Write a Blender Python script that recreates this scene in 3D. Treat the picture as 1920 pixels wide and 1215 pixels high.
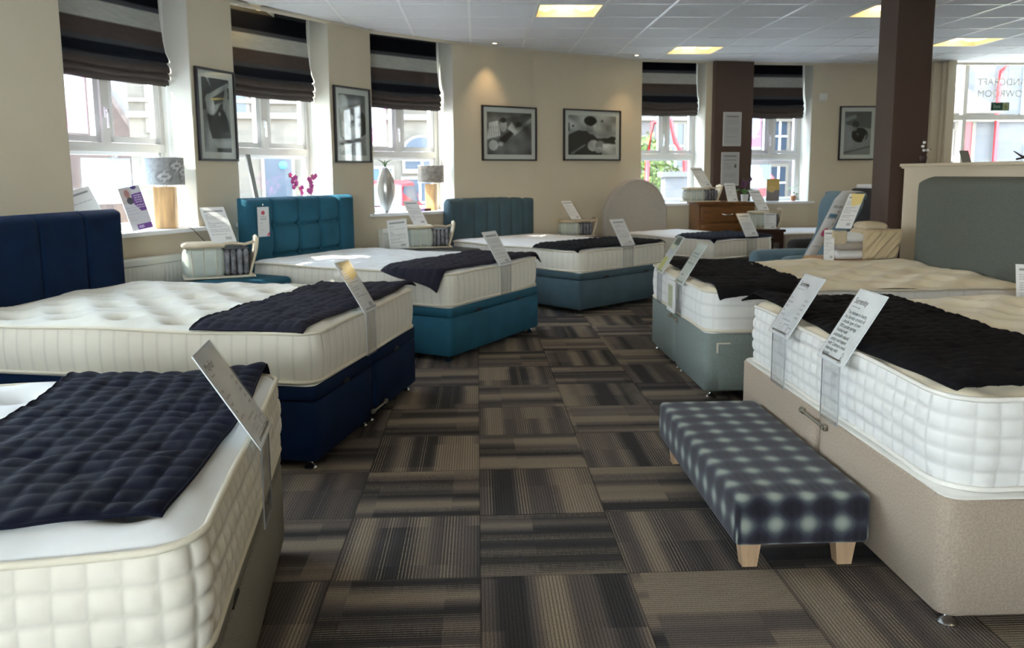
import bpy, math, random
import numpy as np
from mathutils import Vector, Matrix
R_ = math.radians
random.seed(7); rng = np.random.default_rng(7)
for o in list(bpy.data.objects): bpy.data.objects.remove(o, do_unlink=True)
scene = bpy.context.scene
COL = scene.collection

# ---------------------------------------------------------------- camera
CAM_H = 1.342
def setup_camera():
    f, p, y, r = 1528.5, 0.132758, 0.041627, -0.007434
    fwd = Vector((math.sin(y)*math.cos(p), math.cos(y)*math.cos(p), -math.sin(p)))
    right = Vector((math.cos(y), -math.sin(y), 0)); up = right.cross(fwd)
    c, s = math.cos(r), math.sin(r)
    r2 = right*c + up*s; u2 = up*c - right*s
    cd = bpy.data.cameras.new('camera'); co = bpy.data.objects.new('camera', cd); COL.objects.link(co)
    m = Matrix(((r2.x, u2.x, -fwd.x, 0), (r2.y, u2.y, -fwd.y, 0), (r2.z, u2.z, -fwd.z, CAM_H), (0, 0, 0, 1)))
    co.matrix_world = m
    cd.sensor_width = 36; cd.sensor_fit = 'HORIZONTAL'; cd.lens = 36*f/1920
    cd.shift_y = -(607.5-530)/1920
    cd.clip_start = 0.05; cd.clip_end = 300
    cd.dof.use_dof = True; cd.dof.focus_distance = 2.3; cd.dof.aperture_fstop = 6.5
    scene.camera = co
setup_camera()
# ---------------------------------------------------------------- world, sun, exposure
scene.view_settings.view_transform = 'Standard'; scene.view_settings.look = 'None'
scene.view_settings.gamma = 1; scene.view_settings.use_curve_mapping = False
scene.view_settings.exposure = 0.47
SKY = 17.0; SUN = 20.0; PANEL = 1.2
w = bpy.data.worlds.new('world'); scene.world = w; w.use_nodes = True
nt = w.node_tree; nt.nodes.clear()
wo = nt.nodes.new('ShaderNodeOutputWorld'); bg = nt.nodes.new('ShaderNodeBackground')
tc = nt.nodes.new('ShaderNodeTexCoord'); sep = nt.nodes.new('ShaderNodeSeparateXYZ')
rp = nt.nodes.new('ShaderNodeValToRGB')
rp.color_ramp.elements[0].position = 0.0; rp.color_ramp.elements[0].color = (0.94, 0.97, 1.0, 1)
rp.color_ramp.elements[1].position = 0.6; rp.color_ramp.elements[1].color = (0.58, 0.76, 1.0, 1)
nt.links.new(tc.outputs['Generated'], sep.inputs[0]); nt.links.new(sep.outputs['Z'], rp.inputs[0])
nt.links.new(rp.outputs[0], bg.inputs[0]); bg.inputs[1].default_value = SKY
nt.links.new(bg.outputs[0], wo.inputs[0])
sd = bpy.data.lights.new('sun', 'SUN'); sd.energy = SUN; sd.angle = 0.009; sd.color = (1.0, 0.95, 0.86)
so = bpy.data.objects.new('sun', sd); COL.objects.link(so)
so.rotation_euler = Vector((0.985, 0.17, -0.85)).to_track_quat('-Z', 'Y').to_euler()

# ---------------------------------------------------------------- node/material helpers
def mat(name, col, rough=0.7, metal=0.0, noise=0.0, nscale=20, bump=0.0, bscale=200, sheen=0.0, spec=0.5, emit=None, estr=0, col2=None, stretch=None):
    m = bpy.data.materials.new(name); m.use_nodes = True; n = m.node_tree; b = n.nodes['Principled BSDF']
    b.inputs['Base Color'].default_value = (*col, 1); b.inputs['Roughness'].default_value = rough
    b.inputs['Metallic'].default_value = metal; b.inputs['Specular IOR Level'].default_value = spec
    if sheen: b.inputs['Sheen Weight'].default_value = sheen; b.inputs['Sheen Roughness'].default_value = 0.4
    if emit: b.inputs['Emission Color'].default_value = (*emit, 1); b.inputs['Emission Strength'].default_value = estr
    if noise or col2 or bump:
        t = n.nodes.new('ShaderNodeTexCoord'); mp = n.nodes.new('ShaderNodeMapping')
        n.links.new(t.outputs['Object'], mp.inputs[0])
        if stretch: mp.inputs['Scale'].default_value = stretch
    if noise or col2:
        x = n.nodes.new('ShaderNodeTexNoise'); x.inputs['Scale'].default_value = nscale; x.inputs['Detail'].default_value = 5
        n.links.new(mp.outputs[0], x.inputs['Vector'])
        r = n.nodes.new('ShaderNodeValToRGB'); k = noise
        c2 = col2 or tuple(min(1, c*(1+k)) for c in col); c1 = col if col2 else tuple(c*(1-k) for c in col)
        r.color_ramp.elements[0].position = 0.3; r.color_ramp.elements[1].position = 0.7
        r.color_ramp.elements[0].color = (*c1, 1); r.color_ramp.elements[1].color = (*c2, 1)
        n.links.new(x.outputs['Fac'], r.inputs[0]); n.links.new(r.outputs[0], b.inputs['Base Color'])
    if bump:
        y = n.nodes.new('ShaderNodeTexNoise'); y.inputs['Scale'].default_value = bscale; y.inputs['Detail'].default_value = 3
        n.links.new(mp.outputs[0], y.inputs['Vector'])
        bp = n.nodes.new('ShaderNodeBump'); bp.inputs['Strength'].default_value = bump; bp.inputs['Distance'].default_value = 0.002
        n.links.new(y.outputs['Fac'], bp.inputs['Height']); n.links.new(bp.outputs[0], b.inputs['Normal'])
    return m
def sRGB(r, g, b):
    f = lambda c: (c/255/12.92 if c/255 <= 0.04045 else ((c/255+0.055)/1.055)**2.4)
    return (f(r), f(g), f(b))
def stitch_mat(name, col, rough=0.85):
    m = mat(name, col, rough, noise=0.02, nscale=12, bump=0.3, bscale=700, sheen=0.15); n = m.node_tree; b = n.nodes['Principled BSDF']
    src = b.inputs['Base Color'].links[0].from_socket
    a = n.nodes.new('ShaderNodeAttribute'); a.attribute_name = 'Col'; x = n.nodes.new('ShaderNodeMix'); x.data_type = 'RGBA'; x.blend_type = 'MULTIPLY'; x.inputs[0].default_value = 1
    n.links.new(src, x.inputs[6]); n.links.new(a.outputs['Color'], x.inputs[7]); n.links.new(x.outputs[2], b.inputs['Base Color']); return m
def paint_mat(name, rough=0.6, spec=0.4):
    m = bpy.data.materials.new(name); m.use_nodes = True; n = m.node_tree; b = n.nodes['Principled BSDF']
    a = n.nodes.new('ShaderNodeAttribute'); a.attribute_name = 'Col'
    n.links.new(a.outputs['Color'], b.inputs['Base Color']); b.inputs['Roughness'].default_value = rough
    b.inputs['Specular IOR Level'].default_value = spec
    return m
def clear_mat(name, tint=(1, 1, 1), refl=0.06, rough=0.02):
    m = bpy.data.materials.new(name); m.use_nodes = True; n = m.node_tree; n.nodes.clear()
    o = n.nodes.new('ShaderNodeOutputMaterial'); t = n.nodes.new('ShaderNodeBsdfTransparent'); g = n.nodes.new('ShaderNodeBsdfGlossy')
    lw = n.nodes.new('ShaderNodeLayerWeight'); lw.inputs['Blend'].default_value = 0.5
    pw = n.nodes.new('ShaderNodeMath'); pw.operation = 'POWER'; pw.inputs[1].default_value = 4.0; n.links.new(lw.outputs['Facing'], pw.inputs[0])
    fr = n.nodes.new('ShaderNodeMapRange'); fr.inputs[3].default_value = 0.03; fr.inputs[4].default_value = 0.5; n.links.new(pw.outputs[0], fr.inputs[0])
    mx = n.nodes.new('ShaderNodeMixShader'); t.inputs[0].default_value = (*tint, 1); g.inputs['Roughness'].default_value = rough
    n.links.new(fr.outputs[0], mx.inputs[0]); n.links.new(t.outputs[0], mx.inputs[1]); n.links.new(g.outputs[0], mx.inputs[2])
    n.links.new(mx.outputs[0], o.inputs[0])
    return m

M = {}
M['wall'] = mat('wall_cream_paint', (0.60, 0.52, 0.385), 0.75, noise=0.02, nscale=3, bump=0.15, bscale=90, spec=0.3)
M['trimc'] = mat('trim_cream', (0.66, 0.60, 0.48), 0.6)
M['jamb'] = mat('reveal_white_paint', (0.60, 0.57, 0.49), 0.7)
M['frame'] = mat('window_frame_white', (0.72, 0.70, 0.66), 0.4)
M['frame2'] = mat('sash_white', (0.82, 0.82, 0.82), 0.35)
M['chrome'] = mat('chrome', (0.8, 0.8, 0.8), 0.15, 1.0)
M['brass'] = mat('antique_metal', (0.35, 0.32, 0.25), 0.35, 1.0)
M['white'] = mat('white_paint', (0.8, 0.8, 0.79), 0.5)
M['rad'] = mat('radiator_enamel', (0.72, 0.71, 0.64), 0.4)
M['brown'] = mat('column_brown_paint', (0.080, 0.047, 0.034), 0.55, bump=0.1, bscale=60)
M['cream_fab'] = mat('ticking_cream', (0.74, 0.70, 0.60), 0.85, noise=0.03, nscale=9, bump=0.3, bscale=900, sheen=0.2)
M['ivory_fab'] = mat('ticking_ivory', (0.76, 0.66, 0.48), 0.85, noise=0.03, nscale=9, bump=0.3, bscale=900, sheen=0.2)
M['white_fab'] = mat('ticking_white', (0.80, 0.80, 0.78), 0.85, noise=0.02, nscale=9, bump=0.3, bscale=900, sheen=0.2)
M['border_w'] = stitch_mat('border_white', (0.80, 0.79, 0.75))
M['border_c'] = stitch_mat('border_cream', (0.76, 0.71, 0.60)); M['border_g'] = stitch_mat('border_grey', (0.46, 0.42, 0.37))
M['tape'] = mat('piping_tape', (0.72, 0.66, 0.52), 0.8, bump=0.4, bscale=600)
M['tape_w'] = mat('piping_tape_white', (0.80, 0.77, 0.70), 0.8, bump=0.4, bscale=600)
M['platform'] = mat('platform_cloth', (0.72, 0.70, 0.64), 0.9, bump=0.4, bscale=300)
M['navy'] = mat('navy_velvet', (0.0022, 0.012, 0.040), 0.8, noise=0.25, nscale=6, bump=0.1, bscale=300, spec=0.12)
M['teal'] = mat('teal_velvet', (0.017, 0.092, 0.142), 0.8, noise=0.15, nscale=5, spec=0.2, bump=0.1, bscale=300)
M['slate'] = mat('slate_blue_velvet', (0.045, 0.085, 0.105), 0.8, noise=0.15, nscale=5, sheen=0.0)
M['sage'] = mat('sage_weave', (0.20, 0.235, 0.215), 0.9, noise=0.12, nscale=120, bump=0.4, bscale=700)
M['sageh'] = mat('sage_grey_weave', (0.115, 0.128, 0.108), 0.9, noise=0.12, nscale=120, bump=0.4, bscale=700)
M['beige'] = mat('beige_weave', (0.40, 0.32, 0.245), 0.9, noise=0.16, nscale=160, bump=0.5, bscale=800)
M['taupe'] = mat('taupe_weave', (0.22, 0.205, 0.165), 0.9, noise=0.22, nscale=170, bump=0.6, bscale=800)
M['stone_fab'] = mat('stone_fabric', (0.42, 0.375, 0.32), 0.9, noise=0.03, nscale=20)
M['darkbrown'] = mat('dark_brown_fabric', (0.07, 0.055, 0.045), 0.9)
M['black'] = mat('black', (0.006, 0.006, 0.007), 0.6)
M['run_navy'] = mat('runner_navy', (0.0045, 0.006, 0.016), 0.8, noise=0.2, nscale=8, bump=0.35, bscale=260, spec=0.12)
M['run_black'] = mat('runner_black', (0.004, 0.004, 0.006), 0.85, noise=0.2, nscale=8, spec=0.15, bump=0.35, bscale=260)
M['run_plum'] = mat('runner_aubergine', (0.010, 0.009, 0.019), 0.8, noise=0.2, nscale=8, spec=0.2, bump=0.35, bscale=260)
M['maroon'] = mat('maroon_fabric', (0.06, 0.010, 0.022), 0.8)
M['greyleather'] = mat('charcoal_leatherette', (0.06, 0.065, 0.07), 0.4)
M['oak'] = mat('oak', (0.50, 0.29, 0.12), 0.5, noise=0.25, nscale=9, stretch=(4, 4, 0.6))
M['palewood'] = mat('pale_beech', (0.50, 0.33, 0.19), 0.5, noise=0.12, nscale=10, stretch=(6, 6, 0.7))
M['wood'] = mat('warm_brown_wood', (0.16, 0.062, 0.014), 0.4, noise=0.3, nscale=7, stretch=(1, 1, 6))
M['darkwood'] = mat('dark_brown_wood', (0.05, 0.02, 0.012), 0.4)
M['pblack'] = mat('frame_black', (0.012, 0.011, 0.014), 0.4)
M['mount'] = mat('mount_board', (0.62, 0.61, 0.58), 0.7)
M['paint'] = paint_mat('printed_paper')
M['glass'] = clear_mat('window_glass', (0.97, 0.99, 0.98))
M['acrylic'] = clear_mat('clear_acrylic', (0.955, 0.96, 0.965), rough=0.05)
M['acrylic2'] = clear_mat('clear_card_front', (0.985, 0.985, 0.985), rough=0.08)
M['strap_edge'] = mat('strap_edge', (0.38, 0.39, 0.39), 0.2)
M['acryl_edge'] = mat('acrylic_edge', (0.75, 0.78, 0.78), 0.15)
M['ink'] = mat('ink', (0.03, 0.03, 0.035), 0.7)
M['blue_fab'] = mat('blue_grey_upholstery', (0.12, 0.20, 0.25), 0.75, noise=0.08, nscale=10, sheen=0.2)
M['char_fab'] = mat('charcoal_upholstery', (0.03, 0.032, 0.035), 0.8)
M['calico'] = mat('calico', (0.62, 0.52, 0.36), 0.8, noise=0.08, nscale=8)
M['green'] = mat('leaf_green', (0.08, 0.20, 0.05), 0.6, noise=0.3, nscale=20)
M['limeg'] = mat('foliage_lime', (0.07, 0.10, 0.02), 0.8, noise=0.4, nscale=6)
M['pink'] = mat('petal_pink', (0.6, 0.08, 0.30), 0.6)
M['purple'] = mat('petal_purple', (0.16, 0.06, 0.13), 0.7)
M['tcotta'] = mat('terracotta', (0.45, 0.2, 0.1), 0.8)
M['silver'] = mat('silver_ceramic', (0.55, 0.53, 0.50), 0.25, 0.7)
M['plantd'] = mat('dark_bronze', (0.04, 0.02, 0.02), 0.5)

# ---------------------------------------------------------------- object helpers
def tag(o, label=None, cat=None, group=None, kind=None):
    if label: o['label'] = label
    if cat: o['category'] = cat
    if group: o['group'] = group
    if kind: o['kind'] = kind
    return o
def empty(name, loc, rz=0, label=None, cat=None, group=None):
    o = bpy.data.objects.new(name, None); COL.objects.link(o); o.location = loc; o.rotation_euler = (0, 0, rz)
    o.empty_display_size = 0.1
    return tag(o, label, cat, group)
class MB:
    def __init__(s): s.v = []; s.f = []; s.n = 0; s.cols = None
    def add(s, verts, faces):
        verts = [tuple(p) for p in verts]; k = s.n
        s.v += verts; s.f += [tuple(i+k for i in f) for f in faces]; s.n += len(verts); return s
    def box(s, x0, x1, y0, y1, z0, z1):
        v = [(x0,y0,z0),(x1,y0,z0),(x1,y1,z0),(x0,y1,z0),(x0,y0,z1),(x1,y0,z1),(x1,y1,z1),(x0,y1,z1)]
        return s.add(v, [(3,2,1,0),(4,5,6,7),(0,1,5,4),(1,2,6,5),(2,3,7,6),(3,0,4,7)])
    def prism(s, pts, z0, z1):
        n = len(pts); v = [(p[0],p[1],z0) for p in pts]+[(p[0],p[1],z1) for p in pts]
        f = [tuple(range(n-1,-1,-1)), tuple(range(n,2*n))]+[(i,(i+1)%n,(i+1)%n+n,i+n) for i in range(n)]
        return s.add(v, f)
    def prism_x(s, pts, x0, x1):   # profile in (y,z), extruded along x
        n = len(pts); v = [(x0,p[0],p[1]) for p in pts]+[(x1,p[0],p[1]) for p in pts]
        f = [tuple(range(n-1,-1,-1)), tuple(range(n,2*n))]+[(i,(i+1)%n,(i+1)%n+n,i+n) for i in range(n)]
        return s.add(v, f)
    def lathe(s, prof, cx=0, cy=0, n=24):
        v = []; f = []; m = len(prof)
        for r, z in prof:
            for k in range(n):
                a = 2*math.pi*k/n; v.append((cx+r*math.cos(a), cy+r*math.sin(a), z))
        for i in range(m-1):
            for k in range(n): f.append((i*n+k, i*n+(k+1)%n, (i+1)*n+(k+1)%n, (i+1)*n+k))
        f.append(tuple(range(n-1,-1,-1))); f.append(tuple((m-1)*n+k for k in range(n)))
        return s.add(v, f)
    def tube(s, path, r, n=8, closed=False):
        P = [Vector(p) for p in path]; L = len(P); v = []; f = []
        prev = None
        for i, p in enumerate(P):
            a = P[(i-1)%L] if (closed or i>0) else p; b = P[(i+1)%L] if (closed or i<L-1) else p
            t = (b-a).normalized() if (b-a).length>1e-9 else Vector((0,0,1))
            ref = Vector((0,0,1)) if abs(t.z)<0.9 else Vector((1,0,0))
            x = t.cross(ref).normalized(); y = t.cross(x)
            rr = r[i] if isinstance(r, (list, tuple)) else r
            for k in range(n):
                an = 2*math.pi*k/n; v.append(tuple(p+x*rr*math.cos(an)+y*rr*math.sin(an)))
        for i in range(L if closed else L-1):
            j = (i+1)%L
            for k in range(n): f.append((i*n+k, i*n+(k+1)%n, j*n+(k+1)%n, j*n+k))
        if not closed: f.append(tuple(range(n))); f.append(tuple((L-1)*n+k for k in range(n-1,-1,-1)))
        return s.add(v, f)
    def rbox(s, x0, x1, y0, y1, z0, z1, r, n=5, puff=0.0):
        c = np.array([(x0+x1)/2,(y0+y1)/2,(z0+z1)/2]); h = np.array([(x1-x0)/2,(y1-y0)/2,(z1-z0)/2]); r = min(r, *h)
        def axis(hh):
            inner = np.linspace(-(hh-r), hh-r, 7)[1:-1] if hh > r*1.01 else np.array([])
            a = -(hh-r)-r*np.sin(np.linspace(math.pi/2, 0, n)); b = (hh-r)+r*np.sin(np.linspace(0, math.pi/2, n))
            return np.concatenate([a, inner, b])
        ax = [axis(x) for x in h]
        for d in range(3):
            for sg in (-1, 1):
                u, w_ = (d+1)%3, (d+2)%3; A, B = ax[u], ax[w_]
                vs = []
                for a in A:
                    for b in B:
                        p = np.zeros(3); p[d] = sg*h[d]; p[u] = a; p[w_] = b
                        q = np.clip(p, -(h-r), h-r); dv = p-q; L = np.linalg.norm(dv)
                        # snap the face coordinate so the normals wrap like a sphere
                        if L > 1e-9: p = q+dv/L*r
                        if puff:
                            k = (1-min(1, abs(a)/h[u])**2)*(1-min(1, abs(b)/h[w_])**2); p[d] += sg*puff*k
                        vs.append(tuple(p+c))
                nb = len(B); fs = []
                for i in range(len(A)-1):
                    for j in range(nb-1):
                        q4 = (i*nb+j, (i+1)*nb+j, (i+1)*nb+j+1, i*nb+j+1)
                        fs.append(q4 if sg > 0 else q4[::-1])
                s.add(vs, fs)
        return s
    def build(s, name, m, parent=None, smooth=False, weld=True, auto=None):
        me = bpy.data.meshes.new(name); me.from_pydata(s.v, [], s.f); me.update()
        if weld and smooth:
            import bmesh
            bm = bmesh.new(); bm.from_mesh(me); bmesh.ops.remove_doubles(bm, verts=bm.verts, dist=1e-5); bm.to_mesh(me); bm.free()
        return link(name, me, m, parent, smooth, auto)
def link(name, me, m, parent=None, smooth=False, auto=None):
    o = bpy.data.objects.new(name, me); COL.objects.link(o)
    for q in (m if isinstance(m, (list, tuple)) else [m]): me.materials.append(q)
    if smooth: me.polygons.foreach_set('use_smooth', [True]*len(me.polygons))
    if auto is not None and smooth:
        me.set_sharp_from_angle(angle=R_(auto))
    if parent: o.parent = parent
    return o
def grid(name, P, m, parent=None, smooth=True, col=None, flip=False):
    ny, nx = P.shape[:2]; me = bpy.data.meshes.new(name)
    idx = np.arange(ny*nx).reshape(ny, nx)
    q = np.stack([idx[:-1,:-1], idx[:-1,1:], idx[1:,1:], idx[1:,:-1]], -1).reshape(-1, 4)
    if flip: q = q[:, ::-1]
    me.vertices.add(ny*nx); me.vertices.foreach_set('co', P.reshape(-1).astype(np.float32))
    me.loops.add(q.size); me.polygons.add(len(q))
    me.loops.foreach_set('vertex_index', q.reshape(-1).astype(np.int32))
    me.polygons.foreach_set('loop_start', np.arange(0, q.size, 4, dtype=np.int32))
    me.update(calc_edges=True)
    if col is not None:
        a = me.color_attributes.new('Col', 'FLOAT_COLOR', 'POINT')
        c = np.ones((ny*nx, 4), np.float32); c[:, :3] = col.reshape(-1, 3); a.data.foreach_set('color', c.reshape(-1))
    o = link(name, me, m, parent, smooth); return o
def text_mesh(name, s, size, m, parent, mtx, align='LEFT', mirror=False, squeeze=1.0):
    cu = bpy.data.curves.new('t', 'FONT'); cu.body = s; cu.size = size; cu.align_x = align; cu.space_line = 0.95
    ob = bpy.data.objects.new('t', cu); COL.objects.link(ob)
    me = bpy.data.meshes.new_from_object(ob.evaluated_get(bpy.context.evaluated_depsgraph_get()))
    bpy.data.objects.remove(ob); bpy.data.curves.remove(cu)
    S = Matrix.Diagonal(((-squeeze if mirror else squeeze), 1, 1, 1))
    me.transform(mtx @ S); me.materials.clear()
    return link(name, me, m, parent)
def frame_mtx(o, x, y):
    x = Vector(x).normalized(); y = Vector(y).normalized(); z = x.cross(y); o = Vector(o)
    return Matrix(((x.x, y.x, z.x, o.x), (x.y, y.y, z.y, o.y), (x.z, y.z, z.z, o.z), (0, 0, 0, 1)))

# ---------------------------------------------------------------- painting of printed things
def canvas(W, H, col): a = np.ones((H, W, 3))*np.array(col); return a
def XY(a):
    H, W = a.shape[:2]; x = (np.arange(W)+0.5)/W; y = (np.arange(H)+0.5)/H; return np.meshgrid(x, y)   # y up
def ell(a, cx, cy, rx, ry, col, ang=0):
    X, Y = XY(a); c, s = math.cos(ang), math.sin(ang); dx, dy = X-cx, Y-cy
    m = ((dx*c+dy*s)/rx)**2+((-dx*s+dy*c)/ry)**2 < 1; a[m] = col
def poly(a, pts, col):
    X, Y = XY(a); ins = np.zeros(X.shape, bool); n = len(pts)
    for i in range(n):
        x1, y1 = pts[i]; x2, y2 = pts[(i+1)%n]
        c = ((y1 > Y) != (y2 > Y)) & (X < (x2-x1)*(Y-y1)/((y2-y1)+1e-12)+x1); ins ^= c
    a[ins] = col
def rect(a, x0, y0, x1, y1, col): poly(a, [(x0,y0),(x1,y0),(x1,y1),(x0,y1)], col)
def blur(a, n=1):
    for _ in range(n):
        p = np.pad(a, ((1,1),(1,1),(0,0)), 'edge'); a = (p[:-2,1:-1]+p[2:,1:-1]+p[1:-1,:-2]+p[1:-1,2:]+2*p[1:-1,1:-1])/6
    return a
def speck(a, k): return np.clip(a*(1+k*(rng.random(a.shape[:2])[..., None]-0.5)), 0, 1)
def picture(name, a, parent, mtx, w, h, m=None):
    if name == 'print': a = np.clip(a, 0, 1)**1.25*1.1     # flat print w x h, lower-left at the frame's origin
    H, W = a.shape[:2]; X, Y = np.meshgrid(np.linspace(0, w, W), np.linspace(0, h, H))
    P = np.stack([X, Y, 0*X], -1).reshape(-1, 3); Mx = np.array(mtx)
    P = P @ Mx[:3, :3].T + Mx[:3, 3]
    return grid(name, P.reshape(H, W, 3), m or M['paint'], parent, False, a)
def lines(a, x0, x1, ys, col, gaps=True, th=0.012):
    for y in ys:
        x = x0
        while x < x1-0.02:
            L = 0.04+0.10*rng.random(); rect(a, x, y, min(x1, x+L), y+th, col); x += L+0.02
            if gaps and rng.random() < 0.15: break
G = lambda v: (v, v, v)

# ---------------------------------------------------------------- room shell
CZ = 2.81
BAYS = {}   # index of the wall segment -> window number
WP = [(-3.4,-4.0),(-3.55,-0.2),(-3.58,0.48),(-3.58,1.58),(-3.56,2.23),(-3.45,3.32),(-3.31,3.96),(-3.02,5.02),
      (-2.73,5.66),(-2.25,6.70),(-2.06,7.21),(-1.41,8.12),(-1.08,8.65),(-0.255,9.36),(0.69,10.0),(2.17,10.83),
      (3.07,11.0),(3.16,11.02),(3.72,11.14),(4.61,11.23),(6.25,11.25),(6.47,11.22),(9.5,11.3),(9.5,-4.0),(0.6,-4.0)]
kinds = ['s','s','w','s','w','s','w','s','w','s','w','s','w','s','s','w','s','p','w','s','s','f','s','s','f2']
NW = len(WP)
def nrm(i):
    a = Vector(WP[i]); b = Vector(WP[(i+1)%NW]); d = (b-a).normalized(); return Vector((-d.y, d.x))
TH = 0.42
OUT = []
for i in range(NW):
    n0, n1 = nrm(i-1), nrm(i); b = (n0+n1).normalized(); k = TH/max(0.5, b.dot(n1)); OUT.append(Vector(WP[i])+b*k)
SILL = 0.935
wl = MB(); wf = MB(); wr = MB(); wb = MB()
def seg_quad(i): return [WP[i], tuple(OUT[i]), tuple(OUT[(i+1)%NW]), WP[(i+1)%NW]]
for i in range(NW):
    tgt = wl if i <= 12 else (wf if i <= 21 else (wr if i == 22 else wb))
    q = [tuple(p) for p in seg_quad(i)][::-1]
    if kinds[i] in 'sp': tgt.prism(q, 0, 3.3)
    elif kinds[i] == 'w': tgt.prism(q, 0, 0.905); tgt.prism(q, 3.1, 3.3)
    elif kinds[i] == 'f': tgt.prism(q, 0, 0.12); tgt.prism(q, 2.86, 3.3)
    elif kinds[i] == 'f2': tgt.prism(q, 0, 0.8); tgt.prism(q, 2.45, 3.3)
for b_, nme in ((wl, 'wall_left'), (wf, 'wall_back'), (wr, 'wall_right'), (wb, 'wall_front')):
    tag(b_.build(nme, M['wall']), kind='structure')
# bulkhead strips that close the gap above the ceiling in front of the window recesses
bk = MB()
for i in range(NW):
    a, b = Vector(WP[i]), Vector(WP[(i+1)%NW]); n = nrm(i)
    if kinds[i] in ('w', 'f', 'f2'):
        bk.prism([tuple(a), tuple(b), tuple(b+n*0.03), tuple(a+n*0.03)], CZ-0.03, 3.12)
tag(bk.build('trim_1', M['trimc']), kind='structure')
cn = MB()
for i in range(NW):
    a, b = Vector(WP[i]), Vector(WP[(i+1)%NW]); n = nrm(i)
    if kinds[i] == 's' or kinds[i] == 'w': cn.prism([tuple(a-n*0.012), tuple(b-n*0.012), tuple(b+n*0.004), tuple(a+n*0.004)], CZ-0.022, CZ-0.001)
tag(cn.build('trim_2', M['trimc']), kind='structure')
# brown painted pillar between the two far windows, standing slightly proud
pb = MB(); a, b, n = Vector(WP[17]), Vector(WP[18]), nrm(17)
pb.prism([tuple(a-n*0.07), tuple(b-n*0.07), tuple(b+n*0.0), tuple(a+n*0.0)], 0, CZ-0.002)
tag(pb.build('trim_3', M['brown']), kind='structure')
# boxed pilaster beside the shop front
pl = MB(); pl.box(6.22, 6.34, 11.10, 11.235, 0, CZ-0.002); pl.box(6.36, 6.47, 10.99, 11.2, 0, CZ-0.002); pl.tube([(6.35,11.07,0),(6.35,11.07,CZ-0.002)], 0.025)
tag(pl.build('trim_4', M['wall']), kind='structure')
bb = MB()
for i in (7, 9, 11, 13, 14, 19):
    a, b, n = Vector(WP[i]), Vector(WP[i+1]), nrm(i)
    bb.prism([tuple(a-n*0.018), tuple(b-n*0.018), tuple(b), tuple(a)], 0, 0.12)
for i in (8, 10, 12, 15, 18):
    a, b, n = Vector(WP[i]), Vector(WP[i+1]), nrm(i)
    bb.prism([tuple(a-n*0.018), tuple(b-n*0.018), tuple(b), tuple(a)], 0, 0.12)
tag(bb.build('baseboard_left', M['trimc']), kind='structure')
rf = MB(); rf.prism([tuple(p) for p in OUT][::-1], 3.3, 3.4)
tag(rf.build('trim_5', M['white']), kind='structure')

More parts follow.
